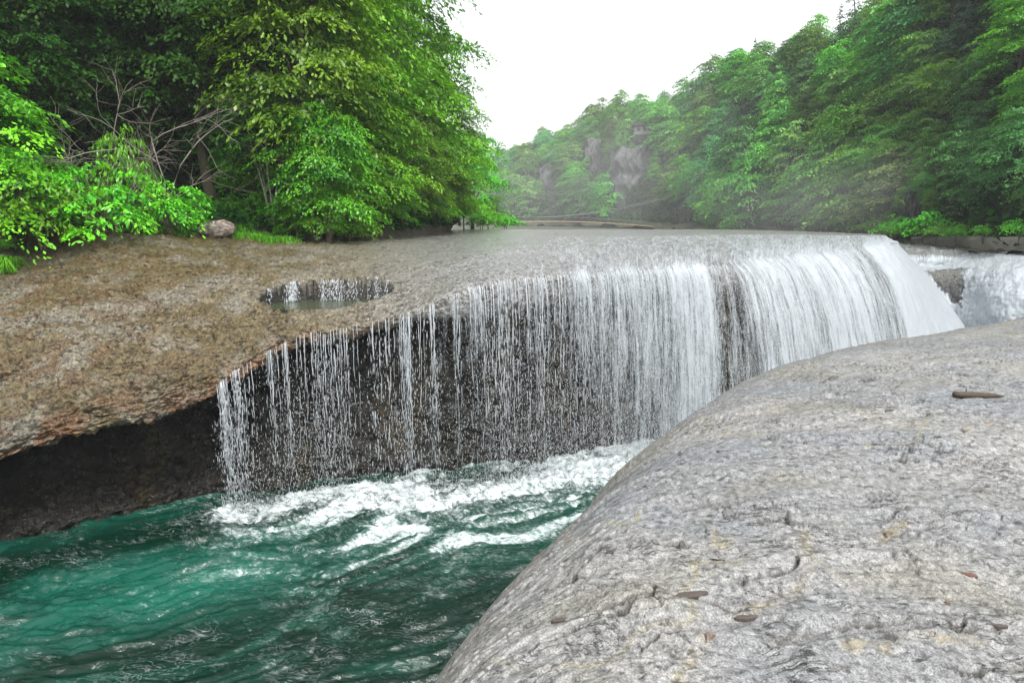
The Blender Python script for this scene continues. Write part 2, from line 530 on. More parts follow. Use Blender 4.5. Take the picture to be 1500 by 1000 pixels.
# broken ledge lines on the brow at the left
ridge = np.abs(fbm3(G * np.array([0.8, 0.8, 2.2]), 1.1, 3, 0.5, 40.0))
D -= (0.10 * (1 - sstep(0.0, 0.10, ridge))) * (0.25 + 0.75 * leftness) * 0.7 * (1 - 0.5 * wall)
G2 = G + Nn * (D * fade)[..., None]
# colour zones of the rock, some with painted shade
n_a = fbm3(G, 0.6, 4, 0.55, 60.0); n_b = fbm3(G, 1.7, 4, 0.55, 70.0)
grey = np.array([0.182, 0.164, 0.124]); olive = np.array([0.108, 0.080, 0.029]); brown = np.array([0.105, 0.062, 0.026])
rust = np.array([0.19, 0.092, 0.042]); wet_shade = np.array([0.017, 0.0145, 0.0095]); wetg = np.array([0.215, 0.212, 0.205])
Cc = np.broadcast_to(grey, G.shape).copy()
Cc = lerp3(Cc, wetg, sstep(450, 720, PXG + 60 * n_a))
Cc = lerp3(Cc, olive, np.clip(leftness * sstep(-0.5, 0.4, n_a + 0.12), 0, 1) * 0.9)
Cc = lerp3(Cc, brown, np.clip((1 - sstep(120, 420, PXG)) * sstep(-0.2, 0.5, n_b) * 0.8, 0, 1))
edge_band = sstep(7.1, 8.6, T2) * (1 - wall)
Cc = lerp3(Cc, rust, edge_band * leftness * sstep(-0.45, 0.35, n_b) * 0.95)
soil_shade = np.maximum((1 - sstep(30, 330, PXG)) * (1 - sstep(3.0, 5.0, T2 + n_b * 0.8)), (1 - sstep(560, 730, PXG + (G[..., 1] - 40) * -2 + 40 * n_b)) * (1 - sstep(1.7, 3.4, T2 + n_b * 0.5)))
Cc = lerp3(Cc, np.array([0.035, 0.028, 0.016]), soil_shade * 0.85)  # soil at far left; further right the tree shade painted on the ledge
Cc = lerp3(Cc, wet_shade, wall)  # wet rock, darkened further to paint the shade under the brow
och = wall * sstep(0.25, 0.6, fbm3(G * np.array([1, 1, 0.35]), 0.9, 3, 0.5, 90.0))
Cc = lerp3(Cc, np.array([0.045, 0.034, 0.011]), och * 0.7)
Cc = lerp3(Cc, np.array([0.012, 0.011, 0.009]), sstep(0.01, 0.1, carve) * 0.95)  # pothole recess tinted near black
M_ROCK = mat_rock('river_rock', 7.0, 0.40, 1.0, 0.06, lo=0.27, hi=1.6)
plateau = put('rock_plateau', mesh_np('rock_plateau', G2, grid_faces(*G.shape[:2])[:, ::1 if flip > 0 else -1], True, {'tint': Cc, 'wet': np.clip(0.85 * sstep(520, 720, PXG + 50 * n_a) * (1 - wall) + 0.62 * leftness * sstep(-0.4, 0.3, n_b) * (1 - soil_shade) + 0.45 * wall, 0, 1)}), M_ROCK,
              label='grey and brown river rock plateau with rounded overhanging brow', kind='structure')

# ------------------------------------------------------------------ upstream ledge at the head of the slot
UP = {
    1270: [(350, 80), (356, 60), (366, 52), (378, 49.5), (391, 49), (397, 46.5), (408, 45), (440, 44), (490, 43), (560, 42)],
    1340: [(350, 80), (357, 60), (368, 52), (378, 49.5), (392, 49), (397, 46.5), (406, 45), (440, 44), (490, 43), (560, 42)],
    1385: [(350, 80), (357, 60), (368, 52), (379, 49.5), (391, 49), (396, 46.5), (407, 45), (440, 44), (490, 43), (560, 42)],
    1420: [(350, 80), (356, 62), (366, 53), (378, 49.0), (386, 47), (392, 45.5), (404, 44), (435, 42.8), (485, 41.5), (560, 41)],
    1460: [(349, 78), (354, 62), (364, 54), (374, 48.0), (380, 45), (388, 43), (402, 41.5), (432, 40), (480, 39), (560, 38)],
    1520: [(348, 74), (353, 60), (362, 52), (371, 46.5), (377, 43), (386, 41), (400, 39.5), (430, 38), (478, 37), (560, 36)],
    1620: [(347, 70), (352, 57), (360, 50), (370, 44.5), (377, 41), (386, 39), (400, 37.5), (430, 36), (478, 35), (560, 34)],
    1760: [(346, 66), (351, 54), (359, 47), (369, 41.5), (377, 38), (386, 36), (400, 34.5), (430, 33), (478, 32), (560, 31)],
}
us = np.array([[W(c, y, d) for y, d in UP[c]] for c in UP])
UA = catmull(us, np.linspace(0, len(us) - 1, 260))
utq = t_samples([4, 8, 14, 12, 10, 12, 22, 26, 10], 150)
UG = np.swapaxes(hermite(np.swapaxes(UA, 0, 1), np.arange(10), utq), 0, 1)
UT = np.broadcast_to(utq[None], UG.shape[:2])
Un = grid_normals(UG); uf = np.sign(np.mean(Un[:, 20:60, 2])) or 1; Un *= uf
UG2 = UG + Un * (0.10 * fbm3(UG, 0.8, 4) + 0.05 * fbm3(UG, 4.0, 3))[..., None]
UPX, UPY = to_px(UG)
ut = lerp3(np.broadcast_to(np.array([0.16, 0.155, 0.14]), UG.shape).copy(), np.array([0.15, 0.125, 0.09]), sstep(1400, 1470, UPX) * (1 - sstep(2.2, 3.2, UT)))
ut = lerp3(ut, np.array([0.06, 0.06, 0.06]), sstep(5.6, 6.6, UT))
put('river_ledge', mesh_np('river_ledge', UG2, grid_faces(*UG.shape[:2])[:, ::1 if uf > 0 else -1], True, {'tint': ut}), M_ROCK,
    label='stepped rock ledge at the head of the slot', kind='structure')

# ================================================================== FALLING WATER
def mat_falls(name, film=False):
    t = NT(name)
    uv = t.node('UVMap'); uv.uv_map = 'flow'
    w = uv.outputs[0]
    den = t.attr('cover', 'Fac')
    n0 = t.noise(t.mapping(w, (1.6, 0.10, 1)), 1.0, 3, 0.6, 0.3)
    n1 = t.noise(t.mapping(w, (7.0, 0.35, 1)), 1.0, 5, 0.65, 0.5)
    n2 = t.noise(t.mapping(w, (26.0, 2.6, 1)), 1.0, 3, 0.6, 0.6)
    n3 = t.noise(t.mapping(w, (30.0, 14.0, 1)), 1.0, 3, 0.7, 0.5)
    s = t.math('ADD', t.math('MULTIPLY', n1, 0.34), t.math('MULTIPLY', n2, 0.24))
    s = t.math('ADD', s, t.math('MULTIPLY', n3, 0.24))
    s = t.math('ADD', s, t.math('MULTIPLY', n0, 0.18))
    thr = t.math('MULTIPLY_ADD', den, -0.36, 0.665)
    m = t.math('DIVIDE', t.math('SUBTRACT', s, thr), 0.17, clamp=True)
    m = t.math('MULTIPLY', m, t.math('MINIMUM', t.math('MULTIPLY', den, 4.0), 0.95))
    nm = t.bump(s, 0.7, 0.10)
    p = t.principled(t.mix(s, (0.28, 0.34, 0.39), (0.88, 0.92, 0.95)), 0.30, nm, 0.5)
    tl = t.node('BsdfTranslucent'); tl.inputs[0].default_value = (0.55, 0.6, 0.63, 1)
    mm = t.node('MixShader'); mm.inputs[0].default_value = 0.3
    t.l.new(p, mm.inputs[1]); t.l.new(tl.outputs[0], mm.inputs[2])
    tp = t.node('BsdfTransparent')
    mx = t.node('MixShader'); t.set(mx.inputs[0], m)
    t.l.new(tp.outputs[0], mx.inputs[1]); t.l.new(mm.outputs[0], mx.inputs[2])
    return t.finish(mx.outputs[0])
M_FALLS = mat_falls('falling_water')

idx = np.array([i for i, _ in sheet_secs], float)
SS = np.array([s for _, s in sheet_secs])               # n x 11 x 3 (7 top knots, 4 falling)
q2 = np.linspace(0, len(SS) - 1, 600)
SA = catmull(SS, q2)
stq = t_samples([4, 5, 8, 12, 16, 22, 24, 26, 26, 26], 230)
FG = np.swapaxes(hermite(np.swapaxes(SA, 0, 1), np.arange(11), stq), 0, 1)
FT = np.broadcast_to(stq[None], FG.shape[:2])
Fn = grid_normals(FG)
if np.mean(Fn[:, 50:80, 2]) < 0: Fn = -Fn; f_flip = -1
else: f_flip = 1
FG2 = FG + Fn * (0.085 + 0.035 * fbm3(FG * np.array([1, 1, 0.3]), 2.5, 3))[..., None]
FPX, FPY = to_px(FG)
seg_u = np.concatenate([[0], np.cumsum(np.linalg.norm(np.diff(FG[:, 140], axis=0), axis=-1))])
seg_v = np.concatenate([np.zeros((FG.shape[0], 1)), np.cumsum(np.linalg.norm(np.diff(FG, axis=1), axis=-1), axis=1)], 1)
FUV = np.stack([np.broadcast_to(seg_u[:, None], seg_v.shape), seg_v], -1)
LPX = np.broadcast_to(FPX[:, 150][:, None], FPX.shape)
prof_x = [300, 312, 330, 350, 385, 400, 420, 455, 480, 505, 530, 580, 597, 615, 640, 680, 700, 720, 760, 800, 860, 880, 915, 960, 1000, 1035, 1055, 1085, 1105, 1160, 1230, 1270, 1292, 1306, 1320]
prof_d = [0.0, 0.22, 0.30, 0.22, 0.25, 0.42, 0.28, 0.36, 0.52, 0.50, 0.22, 0.26, 0.52, 0.24, 0.28, 0.42, 0.58, 0.46, 0.50, 0.54, 0.66, 0.56, 0.74, 0.74, 0.88, 0.90, 0.54, 0.56, 0.78, 0.82, 0.90, 0.84, 0.70, 1.1, 1.1]
pd = np.interp(LPX, prof_x, prof_d)
lowf = perlin2(FUV[..., 0] * 0.55, FUV[..., 1] * 0.06); midf = perlin2(FUV[..., 0] * 2.2 + 7, FUV[..., 1] * 0.08)
start = np.interp(LPX, [300, 660, 760, 1000, 1150], [6.3, 5.6, 4.4, 2.6, 1.6])
face = sstep(0, 1, (FT + 1.2 * lowf + 0.7 * midf - start) / (6.9 - start))
fall_fade = np.interp(LPX, [600, 900, 1040, 1150], [1.0, 0.75, 0.25, 0.0]) * sstep(6.8, 9.6, FT)
film = np.interp(LPX, [620, 740, 850, 1000, 1150, 1320], [0.0, 0.36, 0.54, 0.60, 0.64, 0.70]) * sstep(0.0, 1.0, FT)
den = film * (1 - face) + pd * face * (1 - 0.42 * fall_fade) + 0.10 * lowf * face
den = np.clip(den, 0, 1.1)
sheet = put('waterfall', mesh_np('waterfall', FG2, grid_faces(*FG.shape[:2])[:, ::f_flip], True, {'cover': den}, FUV), M_FALLS,
            label='white curtain of water pouring over the long rock lip', kind='structure')

# falls at the head of the slot
u_u = np.linspace(0, 24, UG.shape[0])
u_v = np.concatenate([np.zeros((UG.shape[0], 1)), np.cumsum(np.linalg.norm(np.diff(UG, axis=1), axis=-1), axis=1)], 1)
UUV = np.stack([np.broadcast_to(u_u[:, None], u_v.shape), u_v], -1)
wob = 7 * perlin2(UPX * 0.06, UPY * 0.09) + 4 * perlin2(UPX * 0.2, UPY * 0.25)
xl = 1350 + np.maximum(UPY - 402, 0) * 1.05 + wob; xr = 1421 - np.maximum(UPY - 402, 0) * 0.15 + wob
bare = sstep(0, 9, UPX - xl) * sstep(0, 9, xr - UPX)
topd = np.interp(UT, [0, 1, 2, 2.6, 3.2, 4.0, 4.8, 5.3, 6.0], [0.20, 0.45, 0.58, 0.55, 0.95, 1.1, 1.1, 0.55, 0.42])
topd = topd * (1 - 0.8 * sstep(1400, 1480, UPX) * (1 - sstep(2.2, 3.0, UT)))
fallc = np.where(UPX > 1385, 0.98, 1.05) * (1 - bare) + 0.36 * bare
k_ = sstep(5.0, 5.9, UT) * (1 - sstep(1415, 1445, UPX)) + sstep(2.6, 3.8, UT) * sstep(1415, 1445, UPX)
ud = topd * (1 - k_) + fallc * k_
put('upstream_falls', mesh_np('upstream_falls', UG2 + Un * (0.10 + 0.05 * fbm3(UG, 1.5, 3))[..., None], grid_faces(*UG.shape[:2])[:, ::1 if uf > 0 else -1], True,
    {'cover': ud}, UUV), M_FALLS, label='broken white water tumbling down the ledge at the head of the slot', kind='structure')

# droplets: threads of drops leaving the brow, spindles stretched along their fall
def droplets(name, P, L, Wd, dirs, mat, **kw):
    n = len(P)
    d = dirs / np.linalg.norm(dirs, axis=1)[:, None]
    a = np.cross(d, np.array([0.0, 1.0, 0.0])); a /= np.maximum(np.linalg.norm(a, axis=1), 1e-6)[:, None]
    b = np.cross(d, a)
    V = [P - d * L[:, None] * 0.5]
    for k in range(3):
        th = 2 * math.pi * k / 3
        V.append(P + d * L[:, None] * 0.1 + (a * math.cos(th) + b * math.sin(th)) * Wd[:, None] * 0.5)
    V.append(P + d * L[:, None] * 0.5)
    V = np.stack(V, 1)
    base = (np.arange(n) * 5)[:, None]
    F = np.concatenate([base + np.array([[0, 1 + k, 1 + (k + 1) % 3]]) for k in range(3)] + [base + np.array([[4, 1 + (k + 1) % 3, 1 + k]]) for k in range(3)])
    return put(name, mesh_np(name, V, F, True), mat, **kw)

t = NT('drop_water')
pp = t.principled((0.74, 0.78, 0.81), 0.15, None, 0.6)
tl = t.node('BsdfTranslucent'); tl.inputs[0].default_value = (0.65, 0.68, 0.7, 1)
mm = t.node('MixShader'); mm.inputs[0].default_value = 0.35
t.l.new(pp, mm.inputs[1]); t.l.new(tl.outputs[0], mm.inputs[2])
M_DROP = t.finish(mm.outputs[0])

r = np.random.default_rng(21)
edge_q = catmull(np.concatenate([edge, outn], 1), np.linspace(0, NS - 1, 4000))
epx, _ = to_px(edge_q[:, :3]); epx_i = np.linspace(0, NS - 1, 4000)
drip_x = [300, 312, 330, 385, 400, 440, 470, 495, 520, 560, 590, 605, 650, 690, 700, 760, 800, 850, 900, 950, 1000, 1040, 1060, 1085, 1150, 1290]
drip_w = [0, 0.6, 0.9, 0.9, 2.0, 1.5, 1.6, 2.0, 0.8, 1.3, 2.0, 0.9, 1.0, 2.2, 2.8, 3.0, 3.4, 3.6, 4.0, 4.0, 4.0, 3.2, 1.4, 1.6, 2.0, 1.2]
wgt = np.interp(epx, drip_x, drip_w, left=0, right=0); wgt[epx > 1290] = 0
wgt = np.where(epx_i < LIP_PX.index(1290), wgt, 0)
DP, DL, DW, DV = [], [], [], []
strands = MB()
n_thr = 420
pick = r.choice(4000, n_thr, p=wgt / wgt.sum())
for k in range(n_thr):
    e = edge_q[pick[k]]; E, nn = e[:3], e[3:]
    nn = nn / np.linalg.norm(nn)
    strong = r.random() ** 3.2
    nd = int(16 + 130 * strong)
    top = E[2] + 0.05
    fall_h = top - POOL_Z
    f = r.random(nd) ** 0.75
    z = top - f * fall_h
    tau = np.sqrt(np.maximum(2 * (top - z) / 9.8, 0))
    v0 = 0.35 + 0.35 * r.random()
    if epx[pick[k]] < 700: v0 *= 0.35
    if strong > 0.03:
        fs_ = 0.0
        while fs_ < 0.92:
            ln_ = r.uniform(0.04, 0.20) * (1.3 - fs_)
            ft_ = np.linspace(fs_, min(fs_ + ln_, 0.98), 7); zt = E[2] + 0.05 - ft_ * (E[2] - POOL_Z)
            tt_ = np.sqrt(np.maximum(2 * (E[2] + 0.05 - zt) / 9.8, 0))
            exs = np.interp(epx[pick[k]], [1000, 1100, 1290], [0.0, 0.75, 1.6]) * np.minimum(1, ft_ * 1.6)
            tg_ = np.array([-nn[1], nn[0], 0]); ph_ = r.uniform(0, 6)
            pth = E[None] + nn[None] * (0.08 + (0.35 if epx[pick[k]] > 700 else 0.16) * tt_ + exs)[:, None] + tg_[None] * ((0.006 + 0.028 * ft_) * np.sin(ft_ * 23 + ph_) + r.normal(0, 0.05) * fs_)[:, None]
            pth[:, 2] = zt
            rs_ = (0.0045 + 0.009 * strong ** 0.5) * (1.2 - 0.75 * fs_) * r.uniform(0.6, 1.2)
            strands.tube(pth, rs_ * np.array([0.25, 0.8, 1.0, 0.8, 1.0, 0.7, 0.2]), 4)
            fs_ += ln_ + r.uniform(0.0, 0.09) * (0.3 + 2.6 * fs_)
    spread = (0.02 + 0.13 * f + 0.06 * strong) * r.uniform(0.6, 1.5)
    tg = np.array([-nn[1], nn[0], 0])
    ex = np.interp(epx[pick[k]], [1000, 1100, 1290], [0.0, 0.75, 1.6]) * np.minimum(1, f * 1.6)
    P = E[None] + nn[None] * (0.08 + v0 * tau + ex)[:, None] + tg[None] * (r.normal(0, 1, nd) * spread)[:, None] + nn[None] * (r.normal(0, 1, nd) * spread)[:, None]
    P[:, 2] = z
    DP.append(P); DL.append((0.05 + 0.16 * r.random(nd) ** 2) * (0.6 + 0.9 * strong) * (1.25 - 0.6 * f)); DW.append((0.005 + 0.011 * r.random(nd)) * (0.8 + 0.5 * strong))
    vel = nn[None] * v0 + np.array([[0, 0, -1.0]]) * (9.8 * tau + 0.8)[:, None] + r.normal(0, 0.25, (nd, 3))
    DV.append(vel)
# scattered drops between the threads
ns = 17000
w2 = np.interp(epx, [300, 420, 600, 680, 760, 900, 1000, 1045, 1080, 1200, 1290], [0.05, 0.4, 0.5, 1.4, 3, 3.6, 3.2, 1.8, 1.0, 1.0, 0.5], left=0, right=0)
w2 = np.where(epx_i < LIP_PX.index(1290), w2, 0)
pk = r.choice(4000, ns, p=w2 / w2.sum()); e = edge_q[pk]
f = r.random(ns) ** 0.6
top = e[:, 2]; z = top - f * (top - POOL_Z); tau = np.sqrt(np.maximum(2 * (top - z) / 9.8, 0))
nn = e[:, 3:] / np.linalg.norm(e[:, 3:], axis=1)[:, None]
v0 = 0.25 + 0.7 * r.random(ns)
P = e[:, :3] + nn * (0.08 + v0 * tau + np.interp(epx[pk], [1000, 1100, 1290], [0.0, 0.75, 1.6]) * np.minimum(1, f * 1.6))[:, None] + r.normal(0, 0.07, (ns, 3)); P[:, 2] = z
DP.append(P); DL.append(0.02 + 0.05 * r.random(ns)); DW.append(0.007 + 0.010 * r.random(ns))
DV.append(nn * v0[:, None] + np.array([[0, 0, -1.0]]) * (9.8 * tau + 0.8)[:, None] + r.normal(0, 0.8, (ns, 3)))
# drips inside the pothole, from its back rim to the little pool
for cx, wd, nd in ((397, 3, 30), (426, 8, 230), (470, 4, 50), (487, 15, 240), (515, 11, 90), (540, 3, 26), (553, 5, 100), (567, 5, 60)):
    x = r.normal(cx, wd * 0.6, nd)
    aa = np.clip((x - 480) / 92.0, -0.97, 0.97)
    bb = 1.22 * (1 - np.abs(aa) ** 2.4) ** (1 / 2.4)
    pl = ph_c[None, :2] + ph_u[None] * (aa * ph_half)[:, None] + ph_v[None] * bb[:, None]
    sub = G_open[150:480:2, ::2].reshape(-1, 3)
    top_w = np.array([[p_[0], p_[1], sub[np.argmin((sub[:, 0] - p_[0]) ** 2 + (sub[:, 1] - p_[1]) ** 2 + np.where(sub[:, 2] < -2.5, 9, 0)), 2]] for p_ in pl])
    f = r.random(nd)
    P = top_w + np.stack([np.zeros(nd), -0.25 * f ** 0.5 - 0.05, -(top_w[:, 2] - PH_Z) * f], 1)
    DP.append(P); DL.append(0.05 + 0.07 * r.random(nd)); DW.append(0.012 + 0.014 * r.random(nd))
    DV.append(np.tile([0, -0.15, -1.0], (nd, 1)) + r.normal(0, 0.08, (nd, 3)))
# spray thrown up along the foot of the fall
ns = 9000
wb = np.interp(epx, [560, 700, 860, 950, 1000, 1100, 1290], [0.0, 0.4, 1.2, 3, 5, 5, 4], left=0, right=0); wb = np.where(epx_i < LIP_PX.index(1290), wb, 0)
e = edge_q[r.choice(4000, ns, p=wb / wb.sum())]
nn = e[:, 3:] / np.linalg.norm(e[:, 3:], axis=1)[:, None]
hgt = r.exponential(0.45, ns)
P = e[:, :3] + nn * (0.7 + np.abs(r.normal(0, 0.7, ns)))[:, None]; P[:, 2] = POOL_Z + hgt
DP.append(P); DL.append(0.02 + 0.04 * r.random(ns)); DW.append(0.012 + 0.016 * r.random(ns)); DV.append(r.normal(0, 1, (ns, 3)))
droplets('falling_drops', np.vstack(DP), np.concatenate(DL), np.concatenate(DW), np.vstack(DV), M_DROP,
         label='threads of white water drops falling past the dark rock face', kind='stuff')

put('water_threads', strands.mesh('water_threads', True), M_DROP, label='thin continuous threads of water hanging from the brow', kind='stuff')

# ================================================================== THE POOL
az = np.radians(np.linspace(-52, 50, 560))
el = np.concatenate([np.linspace(75, 41, 16, endpoint=False), np.linspace(41, 10, 330)])
ra = 7.7 / np.tan(np.radians(el))
px_ = np.sin(az)[:, None] / np.cos(az)[:, None] * ra[None]
WP = np.stack([px_, np.broadcast_to(ra[None], px_.shape), np.full(px_.shape, POOL_Z)], -1)
# distance to the foot of the wall (plan), along the edge polyline
foot = edge_q[::10, :3] + np.stack([edge_q[::10, 3], edge_q[::10, 4], np.zeros(400)], 1) * 0.6
fx = foot[:, :2]
dmin = np.full(WP.shape[:2], 1e9)
for a in range(0, WP.shape[0], 40):
    q = WP[a:a + 40, :, :2]
    dmin[a:a + 40] = np.sqrt(((q[:, :, None] - fx[None, None]) ** 2).sum(-1)).min(-1)
WPX, WPY = to_px(WP)
x, y = WP[..., 0], WP[..., 1]
# flow frame: the water runs from the fall towards the lower left
ca, sa = math.cos(math.radians(205)), math.sin(math.radians(205))
fu, fv = x * ca + y * sa, -x * sa + y * ca
wx = 0.8 * perlin2(x * 0.35, y * 0.35); wy = 0.8 * perlin2(x * 0.35 + 50, y * 0.35 + 9)
swell = fbm2(fu * 0.8 + wx, fv * 1.5 + wy, 0.45, 3, 0.5)
chop = 1 - np.abs(fbm2(fu * 0.55 + wx, fv * 1.5 + wy, 1.3, 3, 0.55, 13.0)) * 1.6
rip = fbm2(fu * 0.6 + wx * 0.5, fv * 1.4 + wy * 0.5, 3.6, 3, 0.55, 31.0)
turb = np.interp(WPX, [250, 380, 600, 900], [0.25, 0.9, 1.0, 1.2]) * np.exp(-dmin / 2.2)
calm_left = sstep(0, 330, WPX + (WPY - 760) * 0.8)
amp = 0.45 + 0.75 * np.clip(turb, 0, 1)
WP[..., 2] += amp * (0.16 * swell + 0.13 * chop + 0.06 * rip) + 0.12 * np.clip(turb, 0, 1) * (fbm2(x, y, 1.6, 4, 0.6, 55.0))
# foam: thick along the foot of the fall, torn into streaks downstream
fo1 = fbm2(fu * 0.5 + 1.5 * wx, fv * 1.6 + 1.5 * wy, 0.7, 5, 0.6, 77.0)
st = 1 - np.abs(fbm2(fu * 0.28 + 1.2 * wx, fv * 1.3 + 1.2 * wy, 1.1, 4, 0.55, 99.0)) * 2.4
near_f = np.exp(-np.maximum(dmin - 0.4, 0) / 2.1) * np.interp(WPX, [230, 330, 520, 700, 900, 1000], [0.0, 0.75, 1.0, 1.15, 1.5, 1.9])
mid_f = np.exp(-((dmin - 3.0) / 2.2) ** 2) * sstep(250, 500, WPX) * 0.5
foam = near_f * 0.72 + 0.5 * sstep(840, 960, WPX) * np.exp(-np.maximum(dmin - 0.4, 0) / 2.5) + mid_f * sstep(-0.1, 0.6, fo1) + 0.30 * sstep(0.80, 1.0, st) * sstep(-0.2, 0.5, fo1 + 0.15) + 0.60 * fo1 * near_f + 0.06 + 0.55 * np.exp(-dmin / 0.55) * sstep(280, 420, WPX)
foam += 0.5 * np.exp(-np.abs(dmin - 0.3) * 5) * (1 - sstep(150, 330, WPX)) * sstep(0.0, 0.5, fo1 + 0.1) * 0.4
# splash along the foot of the near bank
sh = np.interp(WPY, [760, 860, 930, 1000, 1100], [900, 770, 700, 660, 620])
foam += 0.8 * np.exp(-((WPX - sh) / 28.0) ** 2) * sstep(880, 960, WPY) * sstep(-0.3, 0.4, fo1)
foam += 0.5 * np.exp(-(((WPX - 600) / 70) ** 2 + ((WPY - 795) / 16) ** 2)) * sstep(-0.4, 0.3, fo1)
teal = np.clip(0.40 * np.exp(-(dmin - 2.5) ** 2 / 5.0) + 0.58 * np.exp(-(((WPX - 230) / 190) ** 2 + ((WPY - 860 - (230 - WPX) * 0.1) / 55) ** 2)) + 0.35 * fo1, 0, 1)
teal *= sstep(0.2, 1.4, dmin)
t = NT('pool_water')
co = t.coord()
fm = t.attr('foam', 'Fac'); te = t.attr('teal', 'Fac')
cm = t.mapping(co, (1.0, 2.0, 1.0), (0, 0, math.radians(25)))
fn = t.noise(cm, 2.4, 8, 0.72, 1.2)
fn2 = t.noise(cm, 11.0, 4, 0.65, 0.5)
fs = t.math('ADD', t.math('MULTIPLY', fn, 0.65), t.math('MULTIPLY', fn2, 0.35))
fraw = t.math('ADD', t.math('MULTIPLY', t.math('MINIMUM', fm, 1.05), 0.56), t.math('MULTIPLY_ADD', fs, 2.1, -1.30))
dense = t.math('DIVIDE', t.math('SUBTRACT', fraw, 0.06), 0.45, clamp=True)
veil = t.math('MULTIPLY', t.math('DIVIDE', t.math('ADD', fraw, 0.08), 0.25, clamp=True), 0.12)
ln1 = t.noise(t.mapping(co, (0.75, 2.2, 1.0), (0, 0, math.radians(25))), 1.9, 5, 0.6, 1.6)
line = t.ramp(t.math('ABSOLUTE', t.math('SUBTRACT', ln1, 0.5)), [(0.0, 1.0), (0.022, 0.0)])
lmod = t.ramp(t.noise(cm, 0.55, 3, 0.6), [(0.45, 0.0), (0.68, 0.6)])
fmask = t.math('MAXIMUM', t.math('MAXIMUM', dense, veil), t.math('MULTIPLY', t.math('MULTIPLY', line, lmod), fn2))
deep = t.mix(te, (0.0006, 0.0150, 0.0082), (0.005, 0.092, 0.060))
wcol = t.mix(fmask, deep, (0.66, 0.72, 0.73))
rn = t.bump(t.math('ADD', t.noise(cm, 4.0, 5, 0.6, 0.8), t.math('MULTIPLY', fmask, 0.25)), 0.38, 0.12)
rough = t.math('MULTIPLY_ADD', fmask, 0.5, 0.06)
M_POOL = t.finish(t.principled(wcol, rough, rn, 0.38))
Wn = grid_normals(WP); wf = 1 if np.mean(Wn[..., 2]) > 0 else -1
put('pool_water', mesh_np('pool_water', WP, grid_faces(*WP.shape[:2])[:, ::wf], True, {'foam': foam, 'teal': teal}), M_POOL,
    label='emerald green pool streaked with white foam below the falls', kind='structure')

# still water in the pothole
th = np.linspace(0, 2 * math.pi, 72, endpoint=False)
sg = lambda q, e: np.sign(q) * np.abs(q) ** (2 / 2.4)
ring = ph_c[None, :2] + ph_u[None] * (ph_half * 0.97 * sg(np.cos(th), 1))[:, None] + ph_v[None] * (1.24 * sg(np.sin(th), 1))[:, None]
pv = np.vstack([np.concatenate([ring, np.full((72, 1), PH_Z)], 1), [[ph_c[0], ph_c[1], PH_Z]]])
pf = np.array([[k, (k + 1) % 72, 72] for k in range(72)])
t = NT('pothole_water'); co = t.coord()
pw = t.principled(t.mix(t.noise(co, 3, 4), (0.03, 0.045, 0.02), (0.07, 0.085, 0.045)), 0.12, t.bump(t.noise(co, 14, 3), 0.3, 0.03))
put('pothole_water', mesh_np('pothole_water', pv, pf, True), t.finish(pw), label='small green pool standing in the pothole', kind='structure')

# ================================================================== THE NEAR ROCK BANK
SIL = [(560, 1110), (640, 1000), (700, 915), (760, 845), (830, 772), (900, 700), (960, 650), (1030, 598), (1100, 556), (1200, 520), (1300, 501), (1400, 485), (1500, 464), (1560, 448)]
SILD = [2.5, 2.9, 3.3, 3.8, 4.5, 5.3, 6.2, 7.5, 8.9, 10.3, 11.5, 12.6, 14.6, 16.5]
ph, Ts, Rs = [], [], []
for (a, b), d in zip(SIL, SILD):
    P = W(a, b, d); rr = math.hypot(P[0], P[1])
    ph.append(math.degrees(math.atan2(P[0], P[1]))); Rs.append(rr); Ts.append((P[2] - EYE[2]) / rr)
ph = [-180, -140, -100, -60, -35] + ph + [50, 65, 100, 140, 180]
Rs = [30, 12, 4.5, 2.6, 2.4] + Rs + [24, 34, 40, 40, 30]
Ts = [-0.06, -0.15, -0.42, -0.72, -0.95] + Ts + [-0.085, -0.06, -0.05, -0.05, -0.06]
azf = np.concatenate([np.linspace(-180, -24, 50, endpoint=False), np.linspace(-24, -10, 60, endpoint=False), np.linspace(-10, 39, 520, endpoint=False), np.linspace(39, 60, 60, endpoint=False), np.linspace(60, 180, 40)])
Rq = hermite(np.array(Rs), np.array(ph), azf); Tq = hermite(np.array(Ts), np.array(ph), azf)
kk = np.concatenate([np.linspace(0.02, 0.30, 20, endpoint=False), 0.30 * (1.0 / 0.30) ** np.linspace(0, 1, 330, endpoint=False) if False else np.linspace(0.0, 1.0, 330, endpoint=False) ** 1.0])
# radial samples: even in view angle between 1.3 m and the shoulder, then over the shoulder to the water
R_all, Z_all = [], []
NR1, NR2, NR0 = 450, 60, 10
for Rr, Tt in zip(Rq, Tq):
    r0 = min(1.35, Rr * 0.5)
    inv = np.linspace(1 / r0, 1 / Rr, NR1, endpoint=False)
    # blend of even-in-angle and even-in-distance
    ra1 = 0.72 / inv + 0.28 * np.linspace(r0, Rr, NR1, endpoint=False)
    end = Rr + min(8.5, 3.2 + 0.5 * Rr)
    R_all.append(np.concatenate([np.linspace(0.0, r0, NR0, endpoint=False), ra1, np.linspace(Rr, end, NR2)]))
R_all = np.array(R_all)
c_ = -1.7 / Rq ** 2; b_ = Tq + 3.4 / Rq
Z = b_[:, None] * R_all + c_[:, None] * R_all ** 2
over = np.maximum(R_all - Rq[:, None], 0)
wid = np.minimum(8.5, 3.2 + 0.5 * Rq)[:, None]
zs = (b_ * Rq + c_ * Rq ** 2)[:, None] + Tq[:, None] * over
drop_to = -7.0
Z = np.where(over > 0, zs + (drop_to - (zs[:, -1:])) * (over / wid) ** 2, Z)
azr = np.radians(azf)[:, None]
BG = np.stack([np.sin(azr) * R_all, np.cos(azr) * R_all, Z], -1)
x, y = BG[..., 0], BG[..., 1]
